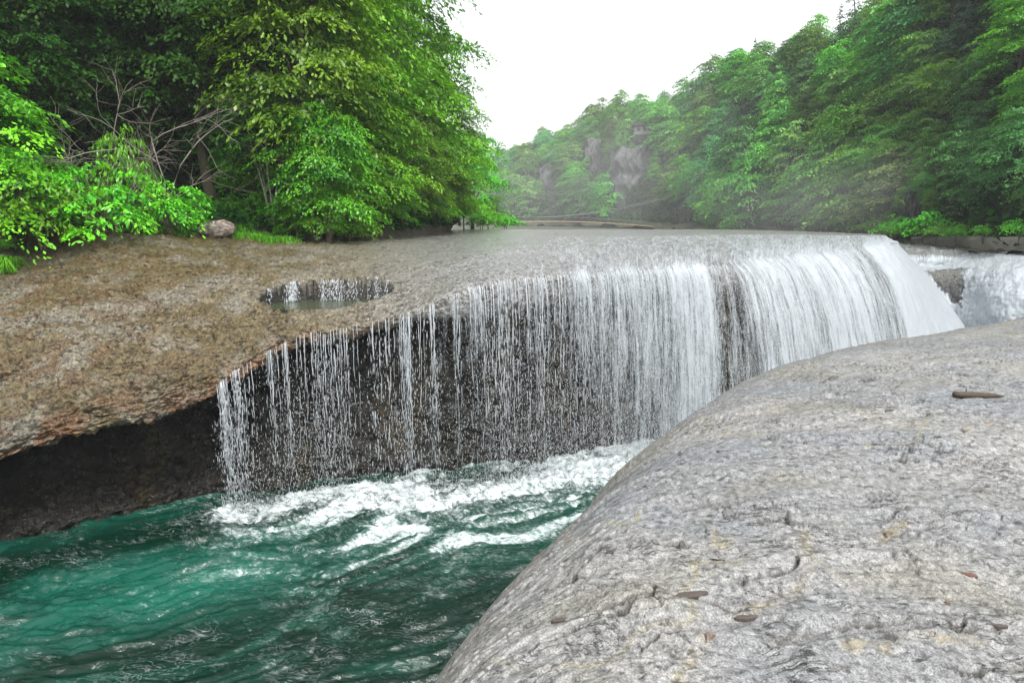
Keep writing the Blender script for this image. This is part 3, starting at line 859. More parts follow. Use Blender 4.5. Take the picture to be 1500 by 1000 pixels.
bw = sstep(0.3, 1.6, R_all)
und = fbm2(x, y, 0.33, 3, 0.5, 4.0)
lump = fbm2(x, y * 1.5, 1.5, 3, 0.5, 14.0)
wxr = 0.25 * perlin2(x * 1.3, y * 1.3)
flake = fbm2(x + wxr, y * 2.4 + wxr, 4.2, 4, 0.6, 24.0)
stepn = fbm2(x * 0.7 + wxr, y * 1.6 + wxr * 2, 1.1, 4, 0.5, 34.0)
step_h = np.floor(stepn * 5) / 5 + sstep(0.75, 1.0, (stepn * 5) % 1.0) / 5
ck = np.abs(fbm2(x + 0.6 * wxr, y * 1.9, 0.9, 4, 0.55, 44.0))
crack = (1 - sstep(0.0, 0.035, ck)) * sstep(-0.1, 0.35, fbm2(x, y, 0.7, 2, 0.5, 54.0))
ang = 0.35 * perlin2(x * 0.5, y * 0.5)
xs, ys = x + ang * y, y - ang * x
pits = sstep(0.42, 0.62, fbm2(xs * 0.42 + wxr * 0.5, ys * 1.25, 9.0, 3, 0.6, 64.0)) * sstep(-0.35, 0.3, fbm2(x, y, 1.1, 2, 0.5, 66.0))
chips = fbm2(xs * 0.7, ys * 1.1, 12.0, 2, 0.6, 68.0)
ckb = np.abs(fbm2(xs * 0.6 + wxr, ys * 1.5, 1.7, 4, 0.6, 47.0))
crack2 = (1 - sstep(0.0, 0.03, ckb)) * sstep(0.0, 0.3, fbm2(x, y, 1.3, 2, 0.5, 57.0))
Dz = 0.04 * und + 0.010 * lump + 0.009 * flake + 0.055 * step_h - 0.034 * crack - 0.018 * crack2 - 0.008 * pits + 0.0035 * chips
BG[..., 2] += Dz * bw * (1 - 0.35 * sstep(6, 14, R_all)) * np.where(np.abs(azf)[:, None] > 90, 0.4, 1)
bx0, by0 = to_px(BG); fr_ = (BG[..., 1] > 0.5) & (over <= 0)
bx0 = np.where(fr_, bx0, 1e6); by0 = np.where(fr_, by0, 1e6)
def bank_pt(px, py):
    return BG.reshape(-1, 3)[np.argmin((bx0.ravel() - px) ** 2 + (by0.ravel() - py) ** 2)]
def line_dist(pts):
    w_ = np.array([bank_pt(*p)[:2] for p in pts]); dmn = np.full(x.shape, 9.0)
    xx = x + 0.05 * perlin2(x * 3.1, y * 3.1) + 0.016 * perlin2(x * 13, y * 13); yy = y + 0.05 * perlin2(x * 3.1 + 40, y * 3.1) + 0.016 * perlin2(x * 13 + 40, y * 13)
    for a, b in zip(w_[:-1], w_[1:]):
        ab = b - a; tt = np.clip(((xx - a[0]) * ab[0] + (yy - a[1]) * ab[1]) / (ab @ ab), 0, 1)
        dmn = np.minimum(dmn, np.hypot(xx - a[0] - tt * ab[0], yy - a[1] - tt * ab[1]))
    return dmn
long_c = np.zeros(x.shape); vein = np.zeros(x.shape)
for pts, wd in (([(900, 905), (985, 868), (1050, 880), (1095, 903), (1180, 902), (1300, 918), (1460, 930)], 0.010), ([(780, 960), (850, 925), (905, 888), (950, 870)], 0.008), ([(1090, 855), (1130, 835), (1165, 815)], 0.006),
                ([(1400, 985), (1440, 992), (1500, 975)], 0.012), ([(1290, 772), (1330, 742), (1380, 735)], 0.008), ([(1000, 735), (1050, 728)], 0.008), ([(1120, 745), (1170, 733), (1200, 728)], 0.006),
                ([(850, 850), (880, 800), (940, 770)], 0.007), ([(1330, 930), (1420, 915), (1500, 905)], 0.006), ([(870, 990), (930, 960), (960, 930)], 0.006), ([(1180, 660), (1290, 650), (1400, 655)], 0.012), ([(1260, 560), (1350, 552), (1480, 550)], 0.016)):
    d_ = line_dist(pts)
    brk = sstep(-0.25, 0.1, fbm2(x, y, 2.2, 2, 0.5, 210.0 + pts[0][0]))
    long_c = np.maximum(long_c, (1 - sstep(wd * 0.4, wd * 1.6, d_)) * brk)
    BG[..., 2] += 0.012 * (1 - sstep(0.0, 0.22, d_)) * (y > bank_pt(*pts[0])[1]) * bw
for pts in ([(1178, 780), (1184, 815), (1168, 850), (1120, 888), (1080, 905)], [(1040, 930), (1020, 958), (1000, 1000)], [(1262, 800), (1300, 790), (1330, 770)], [(1240, 940), (1300, 950), (1360, 935), (1420, 940)]):
    d_ = line_dist(pts); vein = np.maximum(vein, (1 - sstep(0.006, 0.05, d_ + 0.012 * perlin2(x * 9, y * 9))))
BG[..., 2] -= 0.030 * long_c * bw
Bn = grid_normals(BG); bf = 1 if np.mean(Bn[100:700, 100:300, 2]) > 0 else -1
g1 = np.array([0.200, 0.202, 0.204]); g2 = np.array([0.236, 0.234, 0.226]); yel = np.array([0.25, 0.22, 0.13]); blu = np.array([0.175, 0.188, 0.202]); olv = np.array([0.165, 0.15, 0.09])
za = fbm2(x, y, 0.5, 4, 0.55, 120.0); zb = fbm2(x, y * 1.3, 0.8, 4, 0.55, 140.0); zc = np.abs(fbm2(x, y, 0.55, 4, 0.5, 160.0))
BC = lerp3(np.broadcast_to(g1, BG.shape).copy(), g2, sstep(-0.4, 0.4, za))
BC = lerp3(BC, blu, sstep(0.15, 0.6, zb) * 0.6)
BC = lerp3(BC, yel, (1 - sstep(0.0, 0.035, zc)) * sstep(0.0, 0.4, za + 0.05) * 0.6)
BC = lerp3(BC, olv, sstep(0.25, 0.8, -zb) * 0.30)
shoulder = sstep(0.80, 1.05, R_all / Rq[:, None] + 0.1 * za)
BC = lerp3(BC, np.array([0.16, 0.15, 0.125]), shoulder * 0.6)
BC = lerp3(BC, np.array([0.05, 0.04, 0.028]), np.clip(crack * 0.85 + crack2 * 0.65 + pits * 0.35, 0, 1))
BC = lerp3(BC, np.array([0.25, 0.21, 0.12]), vein * (0.15 + 0.45 * sstep(-0.1, 0.5, fbm2(x, y, 7.0, 3, 0.6, 230.0))))
BC = lerp3(BC, np.array([0.035, 0.028, 0.02]), long_c * 0.9)
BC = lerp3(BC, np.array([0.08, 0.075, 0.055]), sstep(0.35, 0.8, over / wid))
M_BANK = mat_rock('bank_rock', 20.0, 0.55, 1.0, 0.010, True, (0.8, 1.5, 1.0), 0.35, True, 150.0)
bank = put('rock_bank', mesh_np('rock_bank', BG, grid_faces(*BG.shape[:2])[:, ::bf], True, {'tint': BC}), M_BANK,
           label='broad pale grey rock bank with cracks and pits', kind='structure')

def bank_z(px, py):
    """point of the near bank seen at a pixel (nearest mesh vertex)"""
    a, b = BPX - px, BPY - py
    k = np.argmin(a * a + b * b)
    return BG.reshape(-1, 3)[k]
_sub = BG
BPX, BPY = to_px(BG); ok = (BG[..., 1] > 0.3) & (over <= 0)
BPX = np.where(ok, BPX, 1e6).ravel(); BPY = np.where(ok, BPY, 1e6).ravel()
GPX_, GPY_ = to_px(G2); okg = T2 < 9.0
GPX_ = np.where(okg, GPX_, 1e6).ravel(); GPY_ = np.where(okg, GPY_, 1e6).ravel()
def plat_z(px, py):
    a, b = GPX_ - px, GPY_ - py
    return G2.reshape(-1, 3)[np.argmin(a * a + b * b)]

# ================================================================== HILLS
# left bank ground and the wooded slope behind it
def hill_mesh(name, ctrl, nx, ny, amp, tint, mat, label, knots=None):
    K = np.array(ctrl, float)
    A_ = catmull(K, np.linspace(0, K.shape[0] - 1, nx))
    H = np.swapaxes(hermite(np.swapaxes(A_, 0, 1), np.arange(K.shape[1]), np.linspace(0, K.shape[1] - 1, ny)), 0, 1)
    N = grid_normals(H); f = 1 if np.mean(N[..., 2]) > 0 else -1
    H = H + N * f * (amp * fbm3(H, 0.25, 4))[..., None]
    C_ = lerp3(np.broadcast_to(np.array(tint[0]), H.shape).copy(), np.array(tint[1]), sstep(-0.4, 0.4, fbm3(H, 0.3, 4, 0.5, 30.0)))
    return H, put(name, mesh_np(name, H, grid_faces(nx, ny)[:, ::f], True, {'tint': C_}), mat, label=label, kind='structure')
M_SOIL = mat_rock('forest_floor', 3.0, 0.9, 0.8, 0.1, False)
LH_ctrl = []
for X, yb in ((-75, 22), (-50, 25), (-32, 27.5), (-20, 30), (-13, 33), (-9, 38), (-6, 46), (-5, 58), (-8, 72), (-16, 90)):
    side = (X + 5) / 30.0
    dx, dy = (-0.55, 0.85)
    LH_ctrl.append([(X, yb - 4, -0.1), (X, yb - 1.2, 0.95), (X + dx * 3, yb + dy * 3, 1.7), (X + dx * 8, yb + dy * 8, 5.5), (X + dx * 13, yb + dy * 13, 13), (X + dx * 22, yb + dy * 22, 22), (X + dx * 45, yb + dy * 45, 28)])
LH, _ = hill_mesh('left_hill', LH_ctrl, 160, 60, 0.5, ((0.030, 0.026, 0.016), (0.055, 0.045, 0.03)), M_SOIL, 'dark wooded slope above the left bank')

RH_ctrl = []
RHPX = [1800, 1650, 1500, 1400, 1300, 1200, 1100, 1000, 900, 800, 720, 640]
RHB = [34, 40, 48, 58, 73, 92, 115, 140, 165, 185, 200, 210]
RSKY = [-330, -260, -140, -60, 8, 52, 88, 142, 163, 208, 245, 260]
for c, d, sy in zip(RHPX, RHB, RSKY):
    w = 0.5 * d
    w = min(max(w, 26), 45)
    dr = d + w
    ry = sy + 6.0 * 1000 / dr
    b0 = W(c, 346, d); b0[2] = -0.3
    rg = W(c, ry, dr)
    m1 = b0 * 0.75 + rg * 0.25; m1[2] = b0[2] + (rg[2] - b0[2]) * 0.33
    m2 = b0 * 0.4 + rg * 0.6; m2[2] = b0[2] + (rg[2] - b0[2]) * 0.72
    fr = b0.copy(); fr[:2] *= 0.93; fr[2] = -1.2
    bk = rg.copy(); bk[:2] *= 1.35; bk[2] -= 8
    RH_ctrl.append([fr, b0, m1, m2, rg, bk])
RH, _ = hill_mesh('right_hill', RH_ctrl, 200, 60, 0.8, ((0.035, 0.040, 0.018), (0.07, 0.07, 0.035)), M_SOIL, 'tree covered gorge side rising beyond the river')

# river bed and far ground reaching the horizon
gr = np.array([[-900, 66, -1.6], [900, 66, -1.6], [900, 1500, -1.6], [-900, 1500, -1.6]], float)
tg = mat_plain('far_ground', (0.06, 0.075, 0.04), 0.9, 0.4, 0.05, 0.2)
put('ground', mesh_np('ground', gr, np.array([[0, 1, 2, 3]])), tg, label='valley floor beyond the plateau', kind='structure')

# ================================================================== TREES
def leaf_quads(C, L, Wd, axis, nrm):
    """rhombic leaves: centre, length, width, long axis, normal"""
    axis = axis / np.linalg.norm(axis, axis=1)[:, None]
    side = np.cross(nrm, axis); side /= np.maximum(np.linalg.norm(side, axis=1), 1e-6)[:, None]
    up = np.cross(axis, side)
    V = np.stack([C - axis * L[:, None] * 0.5,
                  C + side * Wd[:, None] * 0.5 + axis * (L * 0.05)[:, None] - up * (Wd * 0.12)[:, None],
                  C + axis * L[:, None] * 0.5 - up * (L * 0.10)[:, None],
                  C - side * Wd[:, None] * 0.5 + axis * (L * 0.05)[:, None] - up * (Wd * 0.12)[:, None]], 1)
    return V

def crown_mesh(name, seed, R, zlo, zhi, n_pads, per_pad, leaf, pad_a, droop=0.55, flat=0.3, tilt=0.35, aspect=0.48, inner=0.35, shape='round', lean=(0, 0), jitter=0.4):
    g = np.random.default_rng(seed)
    V, RN, PC = [], [], []
    h = zhi - zlo
    lob = g.normal(size=(7, 3)); lob /= np.linalg.norm(lob, axis=1)[:, None]
    lobs = g.uniform(0.08, 0.35, 7)
    for k in range(n_pads):
        d = g.normal(size=3); d /= np.linalg.norm(d)
        if d[2] < -0.75: d[2] = -d[2] * 0.5
        rad = 1 - (1 - inner) * g.random() ** 1.7
        bump = 0.72 + max(0, (lobs * np.maximum(lob @ d, 0) ** 3).max()) * 1.3 + 0.1 * g.random()
        zf = 0.5 + 0.5 * d[2] * rad
        if shape == 'cone': prof = (1 - zf) ** 0.8 * 1.25
        else: prof = 1.0
        hx = d[:2] * R * rad * min(bump, 1.2) * prof
        if shape == 'cone':
            th_ = g.uniform(0, 2 * math.pi); zf = g.random() ** 1.3; rr_ = R * (1 - zf) ** 0.85 * g.uniform(0.35, 1.0)
            hx = np.array([math.cos(th_), math.sin(th_)]) * rr_
        c = np.array([hx[0] + lean[0] * zf, hx[1] + lean[1] * zf, zlo + h * (zf if shape == 'cone' else 0.5 + 0.5 * d[2] * rad * min(bump, 1.1))])
        out = np.array([hx[0], hx[1], 0]); ol = np.linalg.norm(out); out = out / ol if ol > 1e-3 else np.array([1., 0, 0])
        a = pad_a * g.uniform(0.6, 1.3)
        if shape == 'cone': a *= 1.15 - 0.95 * zf
        n = int(per_pad * (a / pad_a) ** 2 * g.uniform(0.7, 1.2)) + 4
        th = g.uniform(0, 2 * math.pi, n)
        edge_m = 1 + 0.35 * np.sin(th * g.integers(2, 5) + g.uniform(0, 6)) + 0.15 * np.sin(th * 7 + g.uniform(0, 6))
        rr = np.sqrt(g.random(n)) * a * edge_m
        sidev = np.array([-out[1], out[0], 0])
        lx, ly = rr * np.cos(th) * 1.15, rr * np.sin(th)
        tl = tilt * g.uniform(0.3, 1.4) * min(1, ol / (R * 0.5))
        zz = -droop * (rr / a) ** 2 * a * 0.5 - tl * lx + g.normal(0, flat * a * 0.35, n) + 0.12 * a * np.sin(lx * 5 / a + k) * np.cos(ly * 5 / a)
        C = c[None] + out[None] * lx[:, None] + sidev[None] * ly[:, None]; C[:, 2] += zz
        ax = out[None] * (np.cos(th) + 0.5)[:, None] + sidev[None] * np.sin(th)[:, None] + g.normal(0, 0.5, (n, 3))
        ax[:, 2] -= 0.25 + droop * (rr / a) * 0.8
        nr = np.tile([0, 0, 1.0], (n, 1)) + out[None] * 0.35 + g.normal(0, jitter, (n, 3))
        L = leaf * g.uniform(0.65, 1.3, n)
        V.append(leaf_quads(C, L, L * aspect, ax, nr))
        pad_t = g.uniform(0.05, 0.95)
        RN.append(np.repeat(np.clip(pad_t + g.normal(0, 0.16, n), 0, 1), 4))
        PC.append(c)
    V = np.concatenate(V); RN = np.concatenate(RN)
    F = np.arange(len(V) * 4).reshape(-1, 4)
    return mesh_np(name, V, F, False, {'rnd': RN}), np.array(PC)

def trunk_mesh(name, seed, pads, h, r0, lean=(0, 0), limbs=16, fork=0.35, stems=1, spread=0.6):
    g = np.random.default_rng(seed + 100)
    mb = MB()
    zmax = pads[:, 2].max()
    for s in range(stems):
        ang = 2 * math.pi * s / stems + g.uniform(0, 1)
        ox, oy = (math.cos(ang), math.sin(ang)) if stems > 1 else (0, 0)
        zz = np.linspace(-0.4, zmax * 0.86, 9)
        path = np.stack([lean[0] * zz / h + ox * spread * (0.1 + zz / h) + 0.04 * h * 0.4 * np.sin(zz * 0.9 + seed + s), lean[1] * zz / h + oy * spread * (0.1 + zz / h) + 0.04 * h * 0.4 * np.cos(zz * 0.7 + seed + s), zz], 1)
        rad = r0 / math.sqrt(stems) * (1 - 0.85 * np.clip(zz / zmax, 0, 1))
        rad[0] *= 1.5; rad[1] *= 1.1
        mb.tube(path, rad, 8)
        for p in pads[g.choice(len(pads), min(limbs // stems + 1, len(pads)), replace=False)]:
            zb = max(h * 0.18, p[2] - (0.35 + 0.5 * g.random()) * np.linalg.norm(p[:2]) - 0.5)
            zb = min(zb, zmax * 0.8)
            b = np.array([np.interp(zb, zz, path[:, 0]), np.interp(zb, zz, path[:, 1]), zb])
            tq_ = np.linspace(0, 1, 5)[:, None]
            pth = b * (1 - tq_) + p * tq_ + np.array([0, 0, 1.0]) * (np.sin(tq_ * math.pi) * 0.12 * np.linalg.norm(p - b)) + g.normal(0, 0.05, (5, 3)) * tq_
            rb = np.interp(zb, zz, rad) * 0.55
            mb.tube(pth, np.linspace(rb, rb * 0.15, 5), 5)
    return mb.mesh(name, True)

class Proto:
    def __init__(s, name, seed, leafmat, bark, h, r0, trunk_kw=None, **kw):
        s.crown, pads = crown_mesh(name + '_crown', seed, **kw)
        s.crown.materials.append(leafmat)
        s.trunk = trunk_mesh(name + '_trunk', seed, pads, h, r0, lean=kw.get('lean', (0, 0)), **(trunk_kw or {}))
        s.trunk.materials.append(bark)
        s.h = h

def plant_tree(proto, loc, scale, rz, name, label, cat='tree', group=None, sz=None, leafmat=None):
    e = bpy.data.objects.new(name, None)
    COL.objects.link(e)
    e.empty_display_size = 0.5
    e.location = loc
    e.rotation_euler = (0, 0, rz)
    e.scale = (scale, scale, scale * (sz or 1.0))
    e['label'] = label; e['category'] = cat
    if group: e['group'] = group
    for nm, me in (('trunk', proto.trunk), ('crown', proto.crown)):
        o = bpy.data.objects.new(nm, me)
        COL.objects.link(o); o.parent = e
        if leafmat and nm == 'crown':
            o.material_slots[0].link = 'OBJECT'; o.material_slots[0].material = leafmat
    return e

# near broadleaf trees, leaf by leaf (heights in metres at scale 1)
PA = [Proto('broadleaf_a', 1, M_LEAF_NEAR, M_BARK, 10, 0.20, R=3.6, zlo=-0.2, zhi=10.2, n_pads=100, per_pad=230, leaf=0.24, pad_a=1.15, flat=0.16, jitter=0.28),
      Proto('broadleaf_b', 2, M_LEAF_NEAR, M_BARK, 10, 0.18, R=3.4, zlo=-0.3, zhi=10.0, n_pads=100, per_pad=230, leaf=0.22, pad_a=1.1, tilt=0.5, flat=0.16, jitter=0.28),
      Proto('broadleaf_c', 3, M_LEAF_MID, M_BARK, 10, 0.20, R=3.8, zlo=-0.1, zhi=10.4, n_pads=100, per_pad=220, leaf=0.24, pad_a=1.2, droop=0.8, flat=0.16, jitter=0.28)]
PL = [Proto('tall_a', 21, M_LEAF_NEAR, M_BARK, 17, 0.30, R=4.8, zlo=0.5, zhi=17.3, n_pads=165, per_pad=220, leaf=0.28, pad_a=1.45, inner=0.5, flat=0.15, jitter=0.28),
      Proto('tall_b', 22, M_LEAF_MID, M_BARK, 17, 0.30, R=5.0, zlo=0.8, zhi=17.5, n_pads=165, per_pad=220, leaf=0.28, pad_a=1.45, droop=0.8, inner=0.5, flat=0.15, jitter=0.28)]
# low spreading sapling with long drooping leaves
PS = Proto('sapling', 4, M_LEAF_NEAR, M_BARK, 3, 0.06, R=2.1, zlo=0.1, zhi=2.5, n_pads=46, per_pad=60, leaf=0.19, pad_a=0.5, droop=0.9, aspect=0.42, flat=0.2, trunk_kw=dict(limbs=22, stems=2))
# airy slender tree with several pale stems
PT = Proto('slender', 5, M_LEAF_MID, M_PALEBARK, 7, 0.10, R=2.4, zlo=1.6, zhi=7.2, n_pads=52, per_pad=75, leaf=0.17, pad_a=0.7, flat=0.14, droop=0.3, trunk_kw=dict(stems=4, limbs=20, spread=1.1))
# forest crowns of the far slope
PF = [Proto('forest_a', 11, M_LEAF_FAR, M_BARK, 10, 0.22, R=4.6, zlo=-1.5, zhi=10.5, n_pads=105, per_pad=125, leaf=0.38, pad_a=1.45, flat=0.18, jitter=0.28, aspect=0.6, inner=0.72),
      Proto('forest_b', 12, M_LEAF_FAR, M_BARK, 10, 0.22, R=4.9, zlo=-1.5, zhi=10.0, n_pads=105, per_pad=125, leaf=0.38, pad_a=1.5, flat=0.18, jitter=0.28, droop=0.8, aspect=0.6, inner=0.72),
      Proto('forest_c', 13, M_LEAF_MID, M_BARK, 10, 0.22, R=4.4, zlo=-1.8, zhi=10.8, n_pads=105, per_pad=125, leaf=0.34, pad_a=1.35, flat=0.18, jitter=0.28, tilt=0.6, aspect=0.6, inner=0.72)]
PY = Proto('forest_pale', 14, M_LEAF_YEL, M_BARK, 10, 0.22, R=4.2, zlo=-1.0, zhi=10.3, n_pads=80, per_pad=110, leaf=0.36, pad_a=1.35, flat=0.18, jitter=0.28, aspect=0.6, inner=0.72)
PC = Proto('pine', 15, M_LEAF_DARK, M_BARK, 11, 0.22, R=3.1, zlo=0.0, zhi=11.5, n_pads=110, per_pad=70, leaf=0.36, pad_a=0.85, shape='cone', aspect=0.35, flat=0.25)
# bushes
PB = Proto('bush', 16, M_LEAF_MID, M_BARK, 1.6, 0.04, R=1.2, zlo=0.0, zhi=1.5, n_pads=34, per_pad=50, leaf=0.16, pad_a=0.4, trunk_kw=dict(limbs=10, stems=2, spread=0.3))

def lh_z(X, Y):
    d = (LH[..., 0] - X) ** 2 + (LH[..., 1] - Y) ** 2
    d = d + np.where(LH[..., 2] > 40, 1e6, 0)
    z1 = LH.reshape(-1, 3)[np.argmin(d)]
    return z1[2] if d.min() < 2.5 else -99
def ground_left(X, Y):
    z1 = lh_z(X, Y)
    d = (G2[::6, ::4, 0] - X) ** 2 + (G2[::6, ::4, 1] - Y) ** 2 + np.where(T2[::6, ::4] > 8.5, 1e6, 0)
    k = np.argmin(d)
    z2 = G2[::6, ::4].reshape(-1, 3)[k][2] if d.min() < 2.5 else -99
    return max(z1, z2, -0.2 if max(z1, z2) < -50 else -99)

def at_left(px, depth):
    X = (px - 750) / F_PX * depth / (math.cos(PITCH) + 0.16 * math.sin(PITCH))
    return X, depth, ground_left(X, depth) - 0.1

left_trees = [  # proto, base pixel column, distance, height (m), rotation, width factor, label
    (PA[1], -5, 25.0, 8.6, 0.3, 1.0, 'bright green tree hanging over the rock beside the grass clump'),
    (PL[0], 455, 33.0, 16.5, 1.2, 0.85, 'tall bright leafed tree above the pothole'),
    (PL[0], 522, 39.0, 19.0, 2.6, 0.85, 'tall light green tree behind the pothole, between two others'),
    (PL[1], 562, 47.0, 20.5, 4.0, 0.85, 'very tall green tree at the edge of the left wood'),
    (PA[0], 628, 51.0, 13.0, 0.6, 0.95, 'rounded green tree overhanging the plateau edge'),
    (PL[1], 642, 60.0, 15.0, 5.2, 0.9, 'tall narrow tree on the left bank before the footbridge'),
    (PA[2], 690, 68.0, 11.0, 1.9, 0.85, 'outermost left bank tree beside the footbridge end'),
    (PA[2], 480, 31.5, 7.0, 3.3, 0.9, 'low green tree drooping over the plateau'),
    (PA[0], 548, 38.0, 8.0, 4.4, 0.95, 'low rounded tree with drooping branches at the plateau'),
    (PA[1], 605, 45.0, 8.0, 2.2, 1.0, 'low spreading tree at the foot of the left wood'),
    (PA[0], 650, 54.0, 8.0, 0.2, 0.95, 'short bushy tree leaning to the river'),
]
for p, px, d, h, rz, wf_, lab in left_trees:
    s = h / p.h
    plant_tree(p, at_left(px, d), s * wf_, rz, 'broadleaf_tree', lab, 'tree', None, 1 / wf_)
plant_tree(PT, at_left(398, 33), 1.0, 0.4, 'slender_tree', 'airy tree with several thin pale stems behind the boulder')
plant_tree(PT, at_left(440, 34.0), 1.0, 2.0, 'slender_tree', 'thin stemmed tree in the shade under the tall bright tree')
plant_tree(PS, at_left(150, 26.0), 1.15, 0.4, 'sapling', 'low sapling with drooping bright leaves over the brown rock')
plant_tree(PS, at_left(60, 25.0), 1.15, 2.4, 'sapling', 'low sapling with bright leaves next to the grass clump')
plant_tree(PS, at_left(250, 28.5), 0.95, 4.1, 'sapling', 'rounded sapling left of the boulder')
plant_tree(PS, at_left(200, 28.5), 0.75, 1.0, 'sapling', 'slim sapling standing under the dead branches', 'tree', None, 2.3)
# dark wood behind
wood = [(60, 31, 12, 0), (150, 34, 15, 1), (235, 36, 17, 0), (310, 35, 16, 1), (380, 38, 18, 0), (-60, 28, 12, 1), (20, 37, 19, 1), (120, 41, 21, 0), (215, 43, 22, 1), (300, 43, 22, 0), (400, 46, 24, 1), (470, 48, 24, 0), (530, 54, 25, 1), (-150, 26, 12, 0)]
def wood_place(px):
    return ('behind the grass clump' if px < 40 else 'behind the saplings on the brown rock' if px < 180 else 'behind the dead shrub' if px < 290 else 'behind the boulder' if px < 360 else 'behind the thin stemmed trees' if px < 440 else 'behind the tall bright trees')
for q_, (px, d, h, k) in enumerate(wood):
    lab = ('very tall dark tree ' if h >= 19 else 'dark tree ') + 'in the shaded wood ' + wood_place(px)
    plant_tree(PL[k], at_left(px, d), h / 17.0, px * 0.37, 'forest_tree', lab, 'tree', 'trees of the shaded wood', None, M_LEAF_SHADE if px < 400 else None)
low = [(345, 36, 4.2, 0.9), (420, 36.0, 4.0, 5.0), (330, 38.5, 6.0, 2.2), (510, 35.5, 3.6, 0.4), (462, 31.2, 3.4, 2.7), (436, 32.0, 2.6, 0.7), (570, 41, 4.2, 1.5), (20, 30.0, 5.0, 4.2), (625, 48.5, 4.5, 3.2), (672, 58, 4.5, 0.2), (715, 68, 4.0, 1.1)]
for q_, (px, d, h, rz) in enumerate(low):
    plant_tree(PA[2 if q_ % 3 else 1], at_left(px, d), h / 10 * 1.1, rz, 'understorey_tree', ('very low leafy tree ' if h < 4.1 else 'low leafy tree ') + ('of the understorey near the boulder' if px < 400 else 'of the understorey under the tall bright trees' if px < 530 else 'of the understorey along the plateau edge' if px < 660 else 'of the understorey near the footbridge end'), 'tree', 'understorey of the left wood', 0.95)

# right side forest
r = np.random.default_rng(77)
rows = []
RPX, RPY = to_px(RH)
cands = []
flat_idx = np.argwhere((RPX > 690) & (RPX < 1720) & (np.arange(60)[None] >= 12) & (np.arange(60)[None] <= 50))
order = r.permutation(len(flat_idx))
chosen = []
CLIFF_ZONES = [(805, 272, 26, 34), (872, 240, 24, 40), (930, 258, 42, 46), (1345, 305, 30, 50), (945, 198, 24, 18)]
for oi in order:
    i, j = flat_idx[oi]
    P = RH[i, j]
    hpx, hpy = RPX[i, j], RPY[i, j]
    dist = P[1]
    rad = 3.0 + 1.5 * (dist > 90) + 1.0 * (dist > 140) + 0.6 * r.random()
    if any(np.hypot(P[0] - c[0], P[1] - c[1]) < rad for c in chosen): continue
    tcy = hpy - 4.5 * 1000 / dist
    if any(abs(hpx - a) < w_ and abs(tcy - b) < h_ for a, b, w_, h_ in CLIFF_ZONES): continue
    chosen.append(P.copy())
    if len(chosen) >= 290: break
for P in chosen:
    q = r.random()
    sx, sy = [float(v) for v in to_px(P)]
    rel = (P[2] + 0.3) / 24.0
    hgt = r.uniform(7.0, 10.5) * (0.85 if P[1] < 70 else 1.05)
    top_y = sy - hgt * 550 / P[1]
    marks = [('the narrow pale cliff', 806, 272, 45), ('the slim grey cliff', 874, 240, 40), ('the broad grey cliff', 928, 270, 60), ('the small hut', 945, 195, 40), ('the footbridge', 850, 322, 70), ('the cliff at the river bank', 1343, 305, 60)]
    near = sorted((math.hypot(sx - a, top_y - b) / rr_, nm_, b) for nm_, a, b, rr_ in marks)[0]
    if near[0] < 1.35: place = ('above ' if top_y < near[2] - 22 else 'below ' if top_y > near[2] + 22 else 'beside ') + near[1]
    elif rel > 0.80: place = 'crowning the skyline of the far gorge side' if P[1] > 150 else 'on the ridge of the right hillside'
    elif P[1] > 150: place = 'on the far gorge side away from the cliffs'
    elif rel < 0.25: place = 'at the water side foot of the right hillside'
    else: place = 'low on the right hillside slope' if rel < 0.5 else 'high on the right hillside slope'
    lm = None
    if rel > 0.8 and 110 < P[1] < 190 and q < 0.30 or q < 0.03: pr, lab = PC, 'dark pine'
    elif q > 0.93: pr, lab = PY, 'pale yellowish flowering tree'
    else:
        pr = PA[r.integers(3)] if P[1] < 80 else PF[r.integers(3)]
        k = r.random()
        if k < 0.28: lm, lab = M_LEAF_COOL, 'bluish green broadleaf tree'
        elif k < 0.62: lm, lab = M_LEAF_MID, 'fresh green broadleaf tree'
        else: lm, lab = M_LEAF_FAR, 'light green broadleaf tree'
    plant_tree(pr, (P[0], P[1], P[2] - 0.6), hgt / 10.0, r.uniform(0, 6.28), 'hillside_tree', lab + ' ' + place, 'tree', lab + 's ' + place, r.uniform(0.85, 1.15), lm)

# ------------------------------------------------------------------ undergrowth covering the slopes
def scatter_leaves(name, H, n, leaf, lift, mat, label, seed, jlo, jhi):
    g = np.random.default_rng(seed)
    i_ = g.integers(0, H.shape[0] - 1, n); j_ = g.integers(jlo, jhi, n)
    a, b = g.random(n)[:, None], g.random(n)[:, None]
    C = H[i_, j_] * (1 - a) * (1 - b) + H[i_ + 1, j_] * a * (1 - b) + H[i_, j_ + 1] * (1 - a) * b + H[i_ + 1, j_ + 1] * a * b
    clump = np.clip(0.5 + fbm3(C, 0.45, 2), 0, 1.2)
    C = C + np.stack([g.normal(0, 0.2, n), g.normal(0, 0.2, n), g.random(n) * lift * clump], 1)
    L = leaf * g.uniform(0.6, 1.4, n)
    ax = g.normal(0, 1, (n, 3)); ax[:, 2] = -0.3
    V = leaf_quads(C, L, L * 0.55, ax, np.array([[0, -0.5, 1.0]]) + g.normal(0, 0.4, (n, 3)))
    rn = np.repeat(np.clip(0.5 * clump + g.normal(0, 0.2, n), 0, 1), 4)
    return put(name, mesh_np(name, V, np.arange(n * 4).reshape(-1, 4), False, {'rnd': rn}), mat, label=label, kind='stuff')
scatter_leaves('undergrowth', RH, 70000, 0.75, 2.2, M_LEAF_SHADE, 'green undergrowth covering the right hillside', 5, 10, 56)  # dark leaf colour paints the shade in the gaps between crowns
scatter_leaves('undergrowth', LH, 30000, 0.34, 1.0, M_LEAF_SHADE, 'shaded undergrowth covering the left slope', 6, 8, 34)

